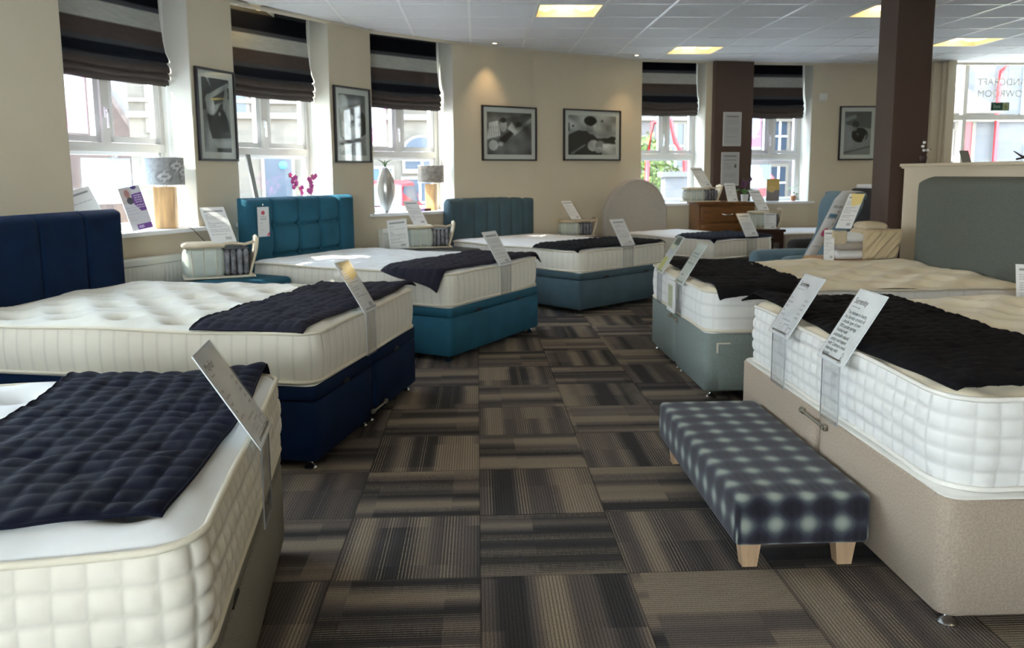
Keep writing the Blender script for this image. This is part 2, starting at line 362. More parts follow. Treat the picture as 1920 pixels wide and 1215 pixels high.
# floor: carpet tiles laid quarter-turned
def carpet_mat():
    m = bpy.data.materials.new('carpet_tiles'); m.use_nodes = True; n = m.node_tree; b = n.nodes['Principled BSDF']; L = n.links
    b.inputs['Roughness'].default_value = 0.95; b.inputs['Specular IOR Level'].default_value = 0.15
    uv = n.nodes.new('ShaderNodeUVMap'); sp = n.nodes.new('ShaderNodeSeparateXYZ'); L.new(uv.outputs[0], sp.inputs[0])
    at = n.nodes.new('ShaderNodeAttribute'); at.attribute_name = 'rnd'
    def math_(op, a, b_=None, c=None):
        x = n.nodes.new('ShaderNodeMath'); x.operation = op
        for k, q in enumerate((a, b_, c)):
            if q is None: continue
            if isinstance(q, (int, float)): x.inputs[k].default_value = q
            else: L.new(q, x.inputs[k])
        return x.outputs[0]
    rnd = at.outputs['Fac']; seed = math_('MULTIPLY', rnd, 57.3)
    across, along = sp.outputs[0], sp.outputs[1]
    half = math_('FLOOR', math_('ADD', math_('MULTIPLY', along, 1.6), rnd))
    def noise1(sc, wv, detail=2, rough=0.5):
        x = n.nodes.new('ShaderNodeTexNoise'); x.noise_dimensions = '2D'; x.inputs['Scale'].default_value = 1; x.inputs['Detail'].default_value = detail
        x.inputs['Roughness'].default_value = rough
        cb = n.nodes.new('ShaderNodeCombineXYZ'); L.new(math_('MULTIPLY', across, sc), cb.inputs[0]); L.new(wv, cb.inputs[1]); L.new(cb.outputs[0], x.inputs['Vector']); return x.outputs['Fac']
    band = noise1(3.0, math_('ADD', seed, math_('MULTIPLY', half, 0.16)), 1)
    r = n.nodes.new('ShaderNodeValToRGB'); e = r.color_ramp.elements
    e[0].position = 0.36; e[0].color = (0.040, 0.036, 0.035, 1); e[1].position = 0.66; e[1].color = (0.25, 0.198, 0.142, 1)
    x = e.new(0.44); x.color = (0.075, 0.064, 0.059, 1); x = e.new(0.54); x.color = (0.135, 0.108, 0.089, 1)
    L.new(band, r.inputs[0])
    wav = math_('ADD', 0.5, math_('MULTIPLY', 0.5, math_('SINE', math_('MULTIPLY', across, 2*math.pi*42))))
    gate = noise1(7.0, math_('ADD', seed, 31.0), 1); fine = math_('ADD', math_('MULTIPLY', wav, 0.5), math_('MULTIPLY', noise1(40, math_('ADD', seed, 11.0), 0), 0.5))
    gl = n.nodes.new('ShaderNodeMapRange'); gl.inputs[1].default_value = 0.50; gl.inputs[2].default_value = 0.62; L.new(gate, gl.inputs[0])
    wl2 = n.nodes.new('ShaderNodeMapRange'); wl2.inputs[1].default_value = 0.80; wl2.inputs[2].default_value = 0.95; L.new(wav, wl2.inputs[0])
    dash = noise1(12, math_('MULTIPLY', along, 55.0), 0); 
    lm = math_('MULTIPLY', math_('MULTIPLY', gl.outputs[0], wl2.outputs[0]), math_('ADD', 0.35, dash))
    dk = n.nodes.new('ShaderNodeMapRange'); dk.inputs[1].default_value = 0.25; dk.inputs[2].default_value = 0.05; L.new(wav, dk.inputs[0])
    mx = n.nodes.new('ShaderNodeMix'); mx.data_type = 'RGBA'; L.new(math_('MULTIPLY', lm, 0.75), mx.inputs[0]); L.new(r.outputs[0], mx.inputs[6]); mx.inputs[7].default_value = (0.36, 0.29, 0.20, 1)
    m2 = n.nodes.new('ShaderNodeMix'); m2.data_type = 'RGBA'; L.new(math_('MULTIPLY', dk.outputs[0], 0.55), m2.inputs[0]); L.new(mx.outputs[2], m2.inputs[6]); m2.inputs[7].default_value = (0.022, 0.020, 0.021, 1)
    # loop pile grain
    tn = n.nodes.new('ShaderNodeTexCoord'); gn = n.nodes.new('ShaderNodeTexNoise'); gn.inputs['Scale'].default_value = 260; gn.inputs['Detail'].default_value = 2
    L.new(tn.outputs['Object'], gn.inputs['Vector'])
    gr = n.nodes.new('ShaderNodeMapRange'); gr.inputs[1].default_value = 0.3; gr.inputs[2].default_value = 0.7; gr.inputs[3].default_value = 0.55; gr.inputs[4].default_value = 1.4; L.new(gn.outputs['Fac'], gr.inputs[0])
    m3 = n.nodes.new('ShaderNodeMix'); m3.data_type = 'RGBA'; m3.blend_type = 'MULTIPLY'; m3.inputs[0].default_value = 1; L.new(m2.outputs[2], m3.inputs[6]); L.new(gr.outputs[0], m3.inputs[7])
    # tile edge line
    ed = math_('MINIMUM', math_('MINIMUM', across, math_('SUBTRACT', 1.0, across)), math_('MINIMUM', along, math_('SUBTRACT', 1.0, along)))
    em = n.nodes.new('ShaderNodeMapRange'); em.inputs[1].default_value = 0.0; em.inputs[2].default_value = 0.010; em.inputs[3].default_value = 0.45; em.inputs[4].default_value = 1.0; L.new(ed, em.inputs[0])
    m4 = n.nodes.new('ShaderNodeMix'); m4.data_type = 'RGBA'; m4.blend_type = 'MULTIPLY'; m4.inputs[0].default_value = 1; L.new(m3.outputs[2], m4.inputs[6]); L.new(em.outputs[0], m4.inputs[7])
    L.new(m4.outputs[2], b.inputs['Base Color'])
    bp = n.nodes.new('ShaderNodeBump'); bp.inputs['Strength'].default_value = 0.5; bp.inputs['Distance'].default_value = 0.003
    L.new(math_('ADD', fine, math_('MULTIPLY', gn.outputs['Fac'], 0.6)), bp.inputs['Height']); L.new(bp.outputs[0], b.inputs['Normal'])
    return m
def make_floor():
    X0, Y0, T = -0.006, 2.586, 0.5; v = []; f = []; uvs = []; rn = []
    for i in range(-9, 20):
        for j in range(-14, 19):
            x, y = X0+i*T, Y0+j*T; k = len(v)
            v += [(x,y,0),(x+T,y,0),(x+T,y+T,0),(x,y+T,0)]; f.append((k,k+1,k+2,k+3))
            c = [(0,0),(1,0),(1,1),(0,1)]
            if (i+j)%2 == 0: c = [(b, a) for a, b in c]       # stripes along x
            if rng.random() < 0.5: c = [(1-a, b) for a, b in c]
            if rng.random() < 0.5: c = [(a, 1-b) for a, b in c]
            uvs += c; rn += [float(rng.random())]*4
    me = bpy.data.meshes.new('floor'); me.from_pydata(v, [], f); u = me.uv_layers.new(name='UVMap')
    u.data.foreach_set('uv', [q for c in uvs for q in c])
    a = me.attributes.new('rnd', 'FLOAT', 'POINT'); a.data.foreach_set('value', rn)
    tag(link('floor', me, carpet_mat()), kind='structure')
make_floor()

# ceiling: lay-in tiles cut to the curved walls, T-bars, recessed light fittings
ROOM = [Vector(p) for i, p in enumerate(WP) if i not in (20, 21)]
def clip(poly_, ):
    # keep the part of the polygon inside the (convex) room outline; outline runs clockwise seen from above
    for i in range(len(ROOM)):
        a = ROOM[i]; b = ROOM[(i+1) % len(ROOM)]; d = b-a; out = []
        side = lambda p: -(d.x*(p.y-a.y)-d.y*(p.x-a.x))
        for k in range(len(poly_)):
            p, q = poly_[k], poly_[(k+1) % len(poly_)]; sp_, sq = side(p), side(q)
            if sp_ >= 0: out.append(p)
            if (sp_ >= 0) != (sq >= 0): out.append(p+(q-p)*(sp_/(sp_-sq)))
        poly_ = out
        if len(poly_) < 3: return []
    return poly_
GX, GY, T6 = -0.052, 7.35, 0.6
LIGHTS = [(1, 0), (4, 4), (6, 0), (9, 3)]                                        # the four in view
LIGHTS += [(i, j) for i, j in [(-4,0),(1,-8),(6,-8),(11,-8),(-4,-8),(4,-4),(9,-4),(-1,-4),(14,-4),(11,0),(-1,-12),(4,-12),(9,-12),(1,-16),(6,-16),(11,-16),(14,3),(-4,-16)]]
ce = MB(); tb = MB()
for i in range(-6, 17):
    for j in range(-19, 8):
        if (i, j) in LIGHTS: continue
        x, y = GX+i*T6, GY+j*T6
        p = clip([Vector((x,y)), Vector((x+T6,y)), Vector((x+T6,y+T6)), Vector((x,y+T6))])
        if p: ce.prism([tuple(q) for q in p], CZ, CZ+0.015)
for i in range(-6, 18):
    x = GX+i*T6; p = clip([Vector((x-0.012,-5)), Vector((x+0.012,-5)), Vector((x+0.012,12)), Vector((x-0.012,12))])
    if p: tb.prism([tuple(q) for q in p], CZ-0.004, CZ+0.0005)
for j in range(-19, 9):
    y = GY+j*T6; p = clip([Vector((-5,y-0.012)), Vector((11,y-0.012)), Vector((11,y+0.012)), Vector((-5,y+0.012))])
    if p: tb.prism([tuple(q) for q in p], CZ-0.0045, CZ+0.0004)
M['tile'] = mat('mineral_fibre_tile', (0.73, 0.73, 0.74), 0.9, noise=0.02, nscale=60, bump=0.2, bscale=250, spec=0.2)
M['tbar'] = mat('white_t_bar', (0.80, 0.80, 0.79), 0.35)
tag(ce.build('ceiling', M['tile']), kind='structure'); tag(tb.build('trim_6', M['tbar']), kind='structure')
M['diff'] = mat('lit_diffuser', (0.8, 0.75, 0.6), 0.5, emit=(1.35, 0.98, 0.40), estr=PANEL)
M['diffc'] = mat('lit_diffuser_centre', (0.8, 0.75, 0.6), 0.5, emit=(3.2, 2.5, 1.4), estr=PANEL)
M['hous'] = mat('fitting_housing', (0.85, 0.8, 0.66), 0.4)
def ceiling_light(loc, label):
    r = empty('ceiling_light', loc, 0, label, 'ceiling light', 'recessed square light fittings in the tiled ceiling')
    h = MB(); a, b = 0.014, 0.586; z = 0.0
    h.box(a, b, a, a+0.012, z, 0.09); h.box(a, b, b-0.012, b, z, 0.09); h.box(a, a+0.012, a, b, z, 0.09); h.box(b-0.012, b, a, b, z, 0.09); h.box(a, b, a, b, 0.09, 0.1)
    h.build('housing', M['hous'], r)
    # three curved lobes side by side: two outer wings and a raised centre basket
    for k, (x0, x1, hz, mm) in enumerate(((0.03, 0.20, 0.05, 'diff'), (0.21, 0.39, 0.025, 'diffc'), (0.40, 0.57, 0.05, 'diff'))):
        n = 12; P = np.zeros((9, n+1, 3))
        for u_ in range(n+1):
            t = u_/n
            for q in range(9): P[q, u_] = (x0+(x1-x0)*t, 0.03+0.54*q/8, 0.075-hz*math.sin(math.pi*t)*(0.6+0.4*math.sin(math.pi*q/8)))
        grid('diffuser' if k != 1 else 'lamp_basket', P, M[mm], r, True)
    return r
def cl_xy(i, j): return (GX+i*T6, GY+j*T6, CZ-0.006)
ceiling_light(cl_xy(1, 0), 'recessed square ceiling light with yellow glow, left of centre above the aisle')
ceiling_light(cl_xy(4, 4), 'small far recessed ceiling light above the window with the two striped blinds')
ceiling_light(cl_xy(6, 0), 'recessed ceiling light mostly hidden behind the top of the brown column')
ceiling_light(cl_xy(9, 3), 'recessed ceiling light just to the right of the brown column')
for (i, j) in LIGHTS[4:]: ceiling_light(cl_xy(i, j), 'recessed square ceiling light behind the viewer, outside the picture')
def downlight(x, y, label):
    r = empty('downlight', (x, y, CZ-0.004), 0, label, 'downlight', 'small round ceiling spotlights near the wall')
    q = MB(); q.lathe([(0.045, 0.003), (0.045, -0.004), (0.034, -0.008), (0.03, 0.002)], n=20); q.build('bezel', M['chrome'], r, True)
    q = MB(); q.lathe([(0.028, 0.0), (0.02, -0.006), (0.005, -0.009)], n=16); q.build('bulb', mat('bulb', (1, .9, .7), 0.3, emit=(1, 0.8, 0.5), estr=6), r, True)
    l = bpy.data.lights.new('spot', 'SPOT'); l.energy = 14; l.color = (1, 0.70, 0.38); l.spot_size = R_(75); l.spot_blend = 0.8; l.shadow_soft_size = 0.03
    o = bpy.data.objects.new('lamp', l); COL.objects.link(o); o.parent = r; o.location = (0, 0, -0.02)
downlight(0.22, 9.47, 'small ceiling spotlight above the left landscape photograph')
downlight(2.02, 10.42, 'small ceiling spotlight near the left edge of the far striped blind')

# ---------------------------------------------------------------- windows, sills, blinds
STR = [(2.05,2.10,(0.10,0.085,0.078)),(2.10,2.205,(0.072,0.058,0.052)),(2.205,2.232,(0.065,0.065,0.07)),(2.232,2.305,(0.008,0.010,0.016)),(2.305,2.348,(0.065,0.068,0.075)),
       (2.348,2.472,(0.078,0.060,0.052)),(2.472,2.606,(0.44,0.44,0.40)),(2.606,2.650,(0.070,0.072,0.080)),(2.650,2.802,(0.006,0.007,0.012)),(2.802,2.857,(0.060,0.062,0.068)),
       (2.857,2.955,(0.062,0.048,0.042)),(2.955,3.2,(0.44,0.44,0.40))]
def blind(parent_loc, rz, L, zb, label):
    r = empty('roman_blind', parent_loc, rz, label, 'blind', 'striped roman blinds in the window recesses')
    dz = zb-2.05
    # profile of the cloth (depth y, height z, colour height)
    prof = [(0.272,3.06,3.06)]
    for z in np.linspace(3.05, 2.30, 60): prof.append((0.272-0.05*max(0, (2.62-z)/0.32)**1.5 if z < 2.62 else 0.272, z, z))
    prof += [(0.205,2.27,2.27),(0.195,2.245,2.245),(0.20,2.235,2.234),(0.225,2.225,2.228),(0.205,2.21,2.215),(0.192,2.185,2.19),(0.192,2.16,2.17),(0.20,2.15,2.15),(0.22,2.145,2.12),
             (0.205,2.13,2.11),(0.20,2.105,2.095),(0.21,2.10,2.07),(0.225,2.098,2.09),(0.215,2.085,2.06),(0.212,2.05,2.055),(0.24,2.052,2.12),(0.26,2.10,2.12)]
    prof = [(y, z+dz, c) for y, z, c in prof]
    n = 24; P = np.zeros((len(prof), n+1, 3)); C = np.zeros((len(prof), n+1, 3))
    for i, (y, z, c) in enumerate(prof):
        col = next((k for a, b, k in STR if a <= c < b), STR[0][2])
        for j in range(n+1):
            t = j/n; P[i, j] = (0.015+(L-0.03)*t, y+0.003*math.sin(9*t+i*0.2), z-(0.012*math.sin(math.pi*t)**2 if z < 2.3+dz else 0)+0.004*math.sin(14*t+i)*(1 if z < 2.2+dz else 0)); C[i, j] = col
    # hard stripe edges: repeat rows
    C *= (0.92+0.16*rng.random(C.shape[:2]))[..., None]
    grid('blind_cloth', P, M['blind'], r, True, C)
    k = MB(); k.box(0.012, L-0.012, 0.27, 0.285, 3.06, 3.095); k.build('headrail', M['white'], r)
    k = MB(); k.tube([(L-0.012, 0.24, 3.0), (L-0.012, 0.24, 1.35)], 0.0025, 6); k.tube([(L-0.012, 0.25, 3.0), (L-0.012, 0.25, 1.35)], 0.0025, 6); k.build('pull_chain', M['white'], r)
    k = MB(); k.tube([(0.03, 0.235, 2.055+dz), (L-0.03, 0.235, 2.055+dz)], 0.010, 8); k.build('bottom_rod', M['blindrod'], r)
    return r
M['blind'] = paint_mat('striped_blind_cloth', 0.9, 0.1); M['blindrod'] = mat('blind_hem', (0.08, 0.065, 0.06), 0.9)
wn = 0
BAY = {}
def window_bay(i, number, zb, blabel, blind_on=True):
    a, b = Vector(WP[i]), Vector(WP[i+1]); L = (b-a).length; rz = math.atan2((b-a).y, (b-a).x)
    r = empty('window_%d' % number, (a.x, a.y, 0), rz); tag(r, kind='structure')
    BAY[number] = (r, L, rz, a)
    y0, y1 = 0.30, 0.37; e = 0.03
    m = MB(); W0, W1 = -e, L+e; z0, z1 = SILL, 3.1
    m.box(W0, W0+0.075, y0, y1, z0, z1); m.box(W1-0.075, W1, y0, y1, z0, z1); m.box(W0, W1, y0, y1, z0, z0+0.05); m.box(W0, W1, y0, y1, z1-0.06, z1)
    m.box(W0, W1, y0-0.008, y1, 1.53, 1.595)
    m.build('window_frame', M['frame'], r)
    c = L/2; m = MB(); m.box(c-0.038, c+0.038, y0-0.006, y1, 1.595, z1-0.06); m.build('mullion', M['frame'], r)
    for (x0, x1) in ((W0+0.075, c-0.038), (c+0.038, W1-0.075)):
        s = MB(); za, zb_ = 1.60, z1-0.062
        s.box(x0, x0+0.045, y0+0.012, y1-0.006, za, zb_); s.box(x1-0.045, x1, y0+0.012, y1-0.006, za, zb_); s.box(x0, x1, y0+0.012, y1-0.006, za, za+0.045); s.box(x0, x1, y0+0.012, y1-0.006, zb_-0.045, zb_)
        so_ = s.build('sash', M['frame2'], r)
        g = MB(); g.box(x0+0.04, x1-0.04, y0+0.035, y0+0.041, za+0.04, zb_-0.04); g.build('pane', M['glass'], so_)
    g = MB(); g.box(W0+0.07, W1-0.07, y0+0.035, y0+0.041, SILL+0.05, 1.53); g.build('pane', M['glass'], r)
    s = MB(); s.box(W0+0.075, W0+0.10, y0+0.01, y1-0.01, SILL+0.05, 1.53); s.box(W1-0.10, W1-0.075, y0+0.01, y1-0.01, SILL+0.05, 1.53); s.box(W0+0.075, W1-0.075, y0+0.01, y1-0.01, 1.505, 1.53); s.build('bead', M['frame2'], r)
    hd = MB(); hd.rbox(c-0.016, c+0.016, y0-0.018, y0-0.004, 1.78, 1.86, 0.006); hd.tube([(c, y0-0.015, 1.83), (c-0.015, y0-0.05, 1.83), (c-0.02, y0-0.055, 1.80), (c-0.02, y0-0.052, 1.70)], 0.009, 8); hd.build('handle', M['frame2'], r, True)
    s = MB(); s.box(-0.07, L+0.07, -0.045, 0.0, 0.905, SILL); s.box(0.002, L-0.002, 0.0, 0.30, 0.905, SILL); s.build('window_sill', M['white'], r)
    # plastered reveals
    if number < 7: blind((a.x, a.y, 0), rz, L, zb, blabel)
window_bay(8, 1, 2.055, 'striped blind in the nearest window, leftmost of all the blinds')
window_bay(10, 2, 2.055, 'striped blind between the two tall portrait photographs')
window_bay(12, 3, 2.06, 'striped blind right of the second portrait photograph, nearest the left landscape photograph')
window_bay(15, 4, 2.11, 'striped blind at the far end just left of the brown pilaster with framed notices')
window_bay(18, 5, 2.085, 'striped blind at the far end just right of the brown pilaster with framed notices')
for k, i in enumerate((2, 4, 6)):
    window_bay(i, 7+k, 2.3, '')
# white painted reveals (thin liners on the window jambs)
jl = MB()
for i in (2, 4, 6, 8, 10, 12, 15, 18):
    for (k, s_) in ((i, 1), (i+1, -1)):
        a = Vector(WP[k]); o = OUT[k]; d = (Vector(WP[i+1])-Vector(WP[i])).normalized()*s_*0.004; n = (o-a).normalized()
        p0, p1 = a+n*0.002, a+(o-a)*(0.30/TH)
        q = [tuple(p0), tuple(p1), tuple(p1+d), tuple(p0+d)]
        jl.prism(q if s_ < 0 else q[::-1], SILL, 3.1)
tag(jl.build('trim_7', M['jamb']), kind='structure')

# shop front window (far right) with transom, mirrored lettering on the glass
def shopfront():
    a, b = Vector(WP[21]), Vector(WP[22]); L = (b-a).length; rz = math.atan2((b-a).y, (b-a).x)
    r = empty('window_6', (a.x, a.y, 0), rz); tag(r, kind='structure')
    m = MB(); y0, y1 = 0.10, 0.18
    xs = [0.0, 0.33, 1.75, 2.9]
    for x in xs: m.box(x, x+0.055, y0, y1, 0.12, 2.86)
    m.box(0, L, y0, y1, 2.04, 2.115); m.box(0, L, y0, y1, 0.12, 0.22); m.box(0, L, y0, y1, 2.80, 2.86)
    m.build('window_frame', M['frame'], r)
    for x0, x1 in ((0.055, 0.33), (0.385, 1.75), (1.805, 2.9)):
        for z0, z1 in ((0.22, 2.04), (2.115, 2.80)):
            g = MB(); g.box(x0, x1, 0.135, 0.141, z0, z1); g.build('pane', M['glass'], r)
    sg = mat('gold_window_lettering', (0.55, 0.52, 0.44), 0.5)
    mt = frame_mtx((1.34, 0.128, 2.52), (1, 0, 0), (0, 0, 1))
    text_mesh('lettering', 'HANDCRAFT', 0.135, sg, r, mt, 'LEFT', True)
    mt = frame_mtx((1.36, 0.128, 2.36), (1, 0, 0), (0, 0, 1))
    text_mesh('lettering', 'SHOWROOM', 0.135, sg, r, mt, 'LEFT', True)
shopfront()
# unseen window added behind the viewer to let in fill daylight
def fill_window():
    r = empty('window_10', (0.6, -4.0, 0), math.pi); tag(r, kind='structure'); m = MB()
    for x in np.linspace(0, 3.94, 4): m.box(x, x+0.06, 0.1, 0.18, 0.8, 2.45)
    m.box(0, 4.0, 0.1, 0.18, 0.8, 0.86); m.box(0, 4.0, 0.1, 0.18, 2.39, 2.45); m.build('window_frame', M['frame'], r)
    g = MB(); g.box(0, 4.0, 0.135, 0.141, 0.86, 2.39); g.build('pane', M['glass'], r)
fill_window()

# brown column
q = MB(); q.box(3.40, 3.70, 6.64, 6.94, 0, CZ-0.003)
o = q.build('column', M['brown']); tag(o, 'square dark brown painted column rising to the ceiling at the right', 'column')

# ---------------------------------------------------------------- beds
def outline(w, l, r, step=0.02, off=0.0):
    """rounded rectangle 0..w x 0..l, returned as points, outward normals and arc length"""
    pts = []; nr = []
    seg = [((r, 0), (w-r, 0), (0, -1)), ((w, r), (w, l-r), (1, 0)), ((w-r, l), (r, l), (0, 1)), ((0, l-r), (0, r), (-1, 0))]
    cen = [(w-r, r), (w-r, l-r), (r, l-r), (r, r)]; st = [-90, 0, 90, 180]
    for k in range(4):
        a, b, n = seg[k]; L = math.hypot(b[0]-a[0], b[1]-a[1]); m = max(2, int(L/step))
        for i in range(m): t = i/m; pts.append((a[0]+(b[0]-a[0])*t, a[1]+(b[1]-a[1])*t)); nr.append(n)
        m = max(3, int(r*1.571/step))
        for i in range(m):
            an = R_(st[k]+90*i/m); pts.append((cen[k][0]+r*math.cos(an), cen[k][1]+r*math.sin(an))); nr.append((math.cos(an), math.sin(an)))
    p = np.array(pts); n = np.array(nr); p = p+n*off
    s = np.concatenate([[0], np.cumsum(np.linalg.norm(np.roll(p, -1, 0)-p, axis=1))])
    return p, n, s
def bed_top(w, l, zt, bulge, dim, sp, u, v, seedk=0.0):
    d = np.minimum(np.minimum(u, w-u), np.minimum(v, l-v)); d = np.clip(d, 0, None)
    z = zt+(bulge+0.12*dim)*(1-np.exp(-d/0.05))
    if dim:
        su, sv = sp
        best = np.full(u.shape, 9.0)
        for off in (0, 0.5):
            a = (u/su+off) % 1-0.5; b = (v/sv+off) % 1-0.5
            best = np.minimum(best, np.sqrt((a*su)**2+(b*sv)**2))
        z = z-(dim*np.exp(-(best/0.062)**2)+dim*0.35*np.exp(-best/0.025))*(1-np.exp(-(d/0.07)**2))
        z = z+0.2*dim*np.sin(u*9+seedk)*np.sin(v*7+seedk)
    return z
def mattress(C, ang, w, l, z0, z1, style, fabs, label, dim=0.02, sp=(0.32, 0.30), bulge=0.030, cell=(0.062, 0.055), amp=0.006, r=0.10, tape='tape', step=None, over=0.0, stitch=0.16):
    root = empty('mattress', (C[0], C[1], 0), ang, label, 'mattress')
    if over: pass
    top_f, bor_f = fabs; nx, ny = int(w/0.022), int(l/0.022)
    U, V = np.meshgrid(np.linspace(0, w, nx), np.linspace(0, l, ny)); u, v = U.copy(), V.copy()
    for su in (0, 1):
        for sv in (0, 1):
            m = ((U < r) if su == 0 else (U > w-r)) & ((V < r) if sv == 0 else (V > l-r))
            cx = r if su == 0 else w-r; cy = r if sv == 0 else l-r
            a = (U[m]-cx)/r; b = (V[m]-cy)/r
            u[m] = cx+r*a*np.sqrt(1-b*b/2); v[m] = cy+r*b*np.sqrt(1-a*a/2)
    # top is defined in rounded coordinates
    de = np.minimum(np.minimum(U, w-U), np.minimum(V, l-V))
    Z = bed_top(w, l, z1, bulge, dim, sp, U, V)
    grid('top_panel', np.stack([u, v, Z], -1), M[top_f], root)
    # border
    stp = step or (0.0062 if style == 'grid' else 0.008)
    p, n, s = outline(w, l, r, stp); per = s[-1]; h = z1-z0; nz = (6*max(1, round((z1-z0)/cell[1]))+1) if style == 'grid' else 12
    p = np.vstack([p, p[:1]]); n = np.vstack([n, n[:1]])
    T = np.linspace(0, 1, nz); P = np.zeros((nz, len(p), 3)); Cq = np.ones((nz, len(p), 3))
    cn = max(1, round(per/cell[0])); cs = per/cn; rn = max(1, round(h/cell[1])); rs = h/rn
    sx = np.abs(np.sin(math.pi*s/cs))
    sd_ = np.abs((s/cs+0.5) % 1-0.5)*cs
    for i, t in enumerate(T):
        zd_ = abs((t*rn+0.5) % 1-0.5)*rs
        if style == 'grid': Cq[i] *= (1-stitch*np.maximum(np.exp(-(sd_/0.0035)**2), math.exp(-(zd_/0.0035)**2)))[:, None]
        else: Cq[i] *= (1-stitch*np.exp(-(sd_/0.005)**2))[:, None]
        bul = 0.012*math.sin(math.pi*t)
        if style == 'grid':
            zz = abs(math.sin(math.pi*t*rn)); q = amp*((np.clip(sx, 0, 1)**0.5)*(zz**0.5))
        elif style == 'vert':
            q = amp*0.55*(sx**0.25)
        else: q = amp*(sx**0.5)*0.5
        off = bul+q-0.004
        P[i, :, 0] = p[:, 0]+n[:, 0]*off; P[i, :, 1] = p[:, 1]+n[:, 1]*off
        P[i, :, 2] = z0+h*t+0.003*np.sin(s*5+3*t)*(1 if 0 < t < 1 else 1)
    grid('side_border', P, M[bor_f], root, True, flip=False, col=Cq)
    # piping, slightly wavy
    for z, nm, dz in ((z1, 'top_piping', 0.004), (z0, 'bottom_piping', 0.003)):
        p2, n2, s2 = outline(w, l, r, 0.03, 0.004)
        path = [(a[0], a[1], z+dz*math.sin(k*0.21)+(0.002 if z == z1 else 0.004)) for k, a in enumerate(p2)]
        q = MB(); q.tube(path, 0.0085, 8, closed=True); q.build(nm, M[tape], root, True)
    b = MB(); p3, _, _ = outline(w, l, r, 0.05, -0.005); b.prism([tuple(a) for a in p3], z0-0.004, z0+0.01); b.build('underside', M[bor_f], root)
    root['dims'] = 0; del root['dims']
    return root
def castor(parent, x, y, h=0.05):
    q = MB(); q.lathe([(0.030, 0.0), (0.031, 0.006), (0.022, 0.016), (0.012, 0.024), (0.009, 0.032), (0.014, 0.038), (0.014, h)], x, y, 20); return q.build('castor', M['chrome'], parent, True, auto=40)
def rounded_wall(mb, w, l, r, z0, z1, off=0.0, rnd=0.008):
    p, n, s = outline(w, l, r, 0.03, off); k = len(p); v = []; f = []
    prof = [(-rnd, z0), (0, z0+rnd), (0, z1-rnd), (-rnd, z1)]
    for o_, z in prof:
        for i in range(k): v.append((p[i, 0]+n[i, 0]*o_, p[i, 1]+n[i, 1]*o_, z))
    for a in range(3):
        for i in range(k): f.append((a*k+i, a*k+(i+1) % k, (a+1)*k+(i+1) % k, (a+1)*k+i))
    f.append(tuple(3*k+i for i in range(k))); f.append(tuple(range(k-1, -1, -1)))
    mb.add(v, f)
def divan(C, ang, w, l, h, fab, label, style='plain', r=0.035, seam=None, lid=True, feet=None, clipz=None):
    root = empty('divan_bed', (C[0], C[1], 0), ang, label, 'bed')
    halves = [(0, seam), (seam, w)] if seam else [(0, w)]
    for a, b in halves:
        g = 0.003 if seam else 0
        x0 = a+(g if a > 0 else 0); x1 = b-(g if b < w else 0)
        if style == 'ottoman':
            q = MB(); rounded_wall(q, x1-x0, l, r, 0.05, 0.328); o = q.build('base', M[fab], root, True, auto=50); o.location.x = x0
            q = MB(); rounded_wall(q, x1-x0, l, r, 0.331, h); o = q.build('lift_lid', M[fab], root, True, auto=50); o.location.x = x0
            for t in ((0.5,) if seam else (0.28, 0.74)):
                q = MB(); cx = x0+(x1-x0)*t; n = 10
                pts = [(cx+0.042*math.cos(math.pi*i/n), 0.329+0.024*math.sin(math.pi*i/n)) for i in range(n+1)]
                v = [(x, -0.0015, z) for x, z in pts]+[(x, 0.02, z) for x, z in pts]; m_ = len(pts)
                q.add(v, [tuple(range(m_))]+[(i, i+m_, i+1+m_, i+1) for i in range(m_-1)]); q.build('hand_notch', M['black'], root)
        else:
            q = MB(); rounded_wall(q, x1-x0, l, r, 0.05, h); o = q.build('base', M[fab], root, True, auto=50); o.location.x = x0
    q = MB(); rounded_wall(q, w-0.012, l-0.012, r, h-0.004, h+0.006, rnd=0.004); o = q.build('platform_top', M['platform'], root, True); o.location = (0.006, 0.006, 0)
    F = feet or ([(0.06, 0.06), (w-0.06, 0.06)]+([(seam-0.05, 0.06), (seam+0.05, 0.06)] if seam else [])+[(0.06, l/2), (w-0.06, l/2), (0.06, l-0.08), (w-0.06, l-0.08)])
    for x, y in F: castor(root, x, y)
    return root
def bar_clip(root, x0, x1, z, zb=None):
    q = MB(); y = -0.012; zb = z if zb is None else zb
    q.tube([(x0, y, z), (x1, y, zb)], 0.006, 8)
    for x, zz in ((x0, z), (x1, zb)): q.rbox(x-0.016, x+0.016, -0.016, 0.001, zz-0.012, zz+0.012, 0.004, 3); q.lathe([(0.006, zz-0.006), (0.006, zz+0.006)], x, y-0.006, 8)
    q.build('linking_bar', M['brass'], root, True, auto=40)
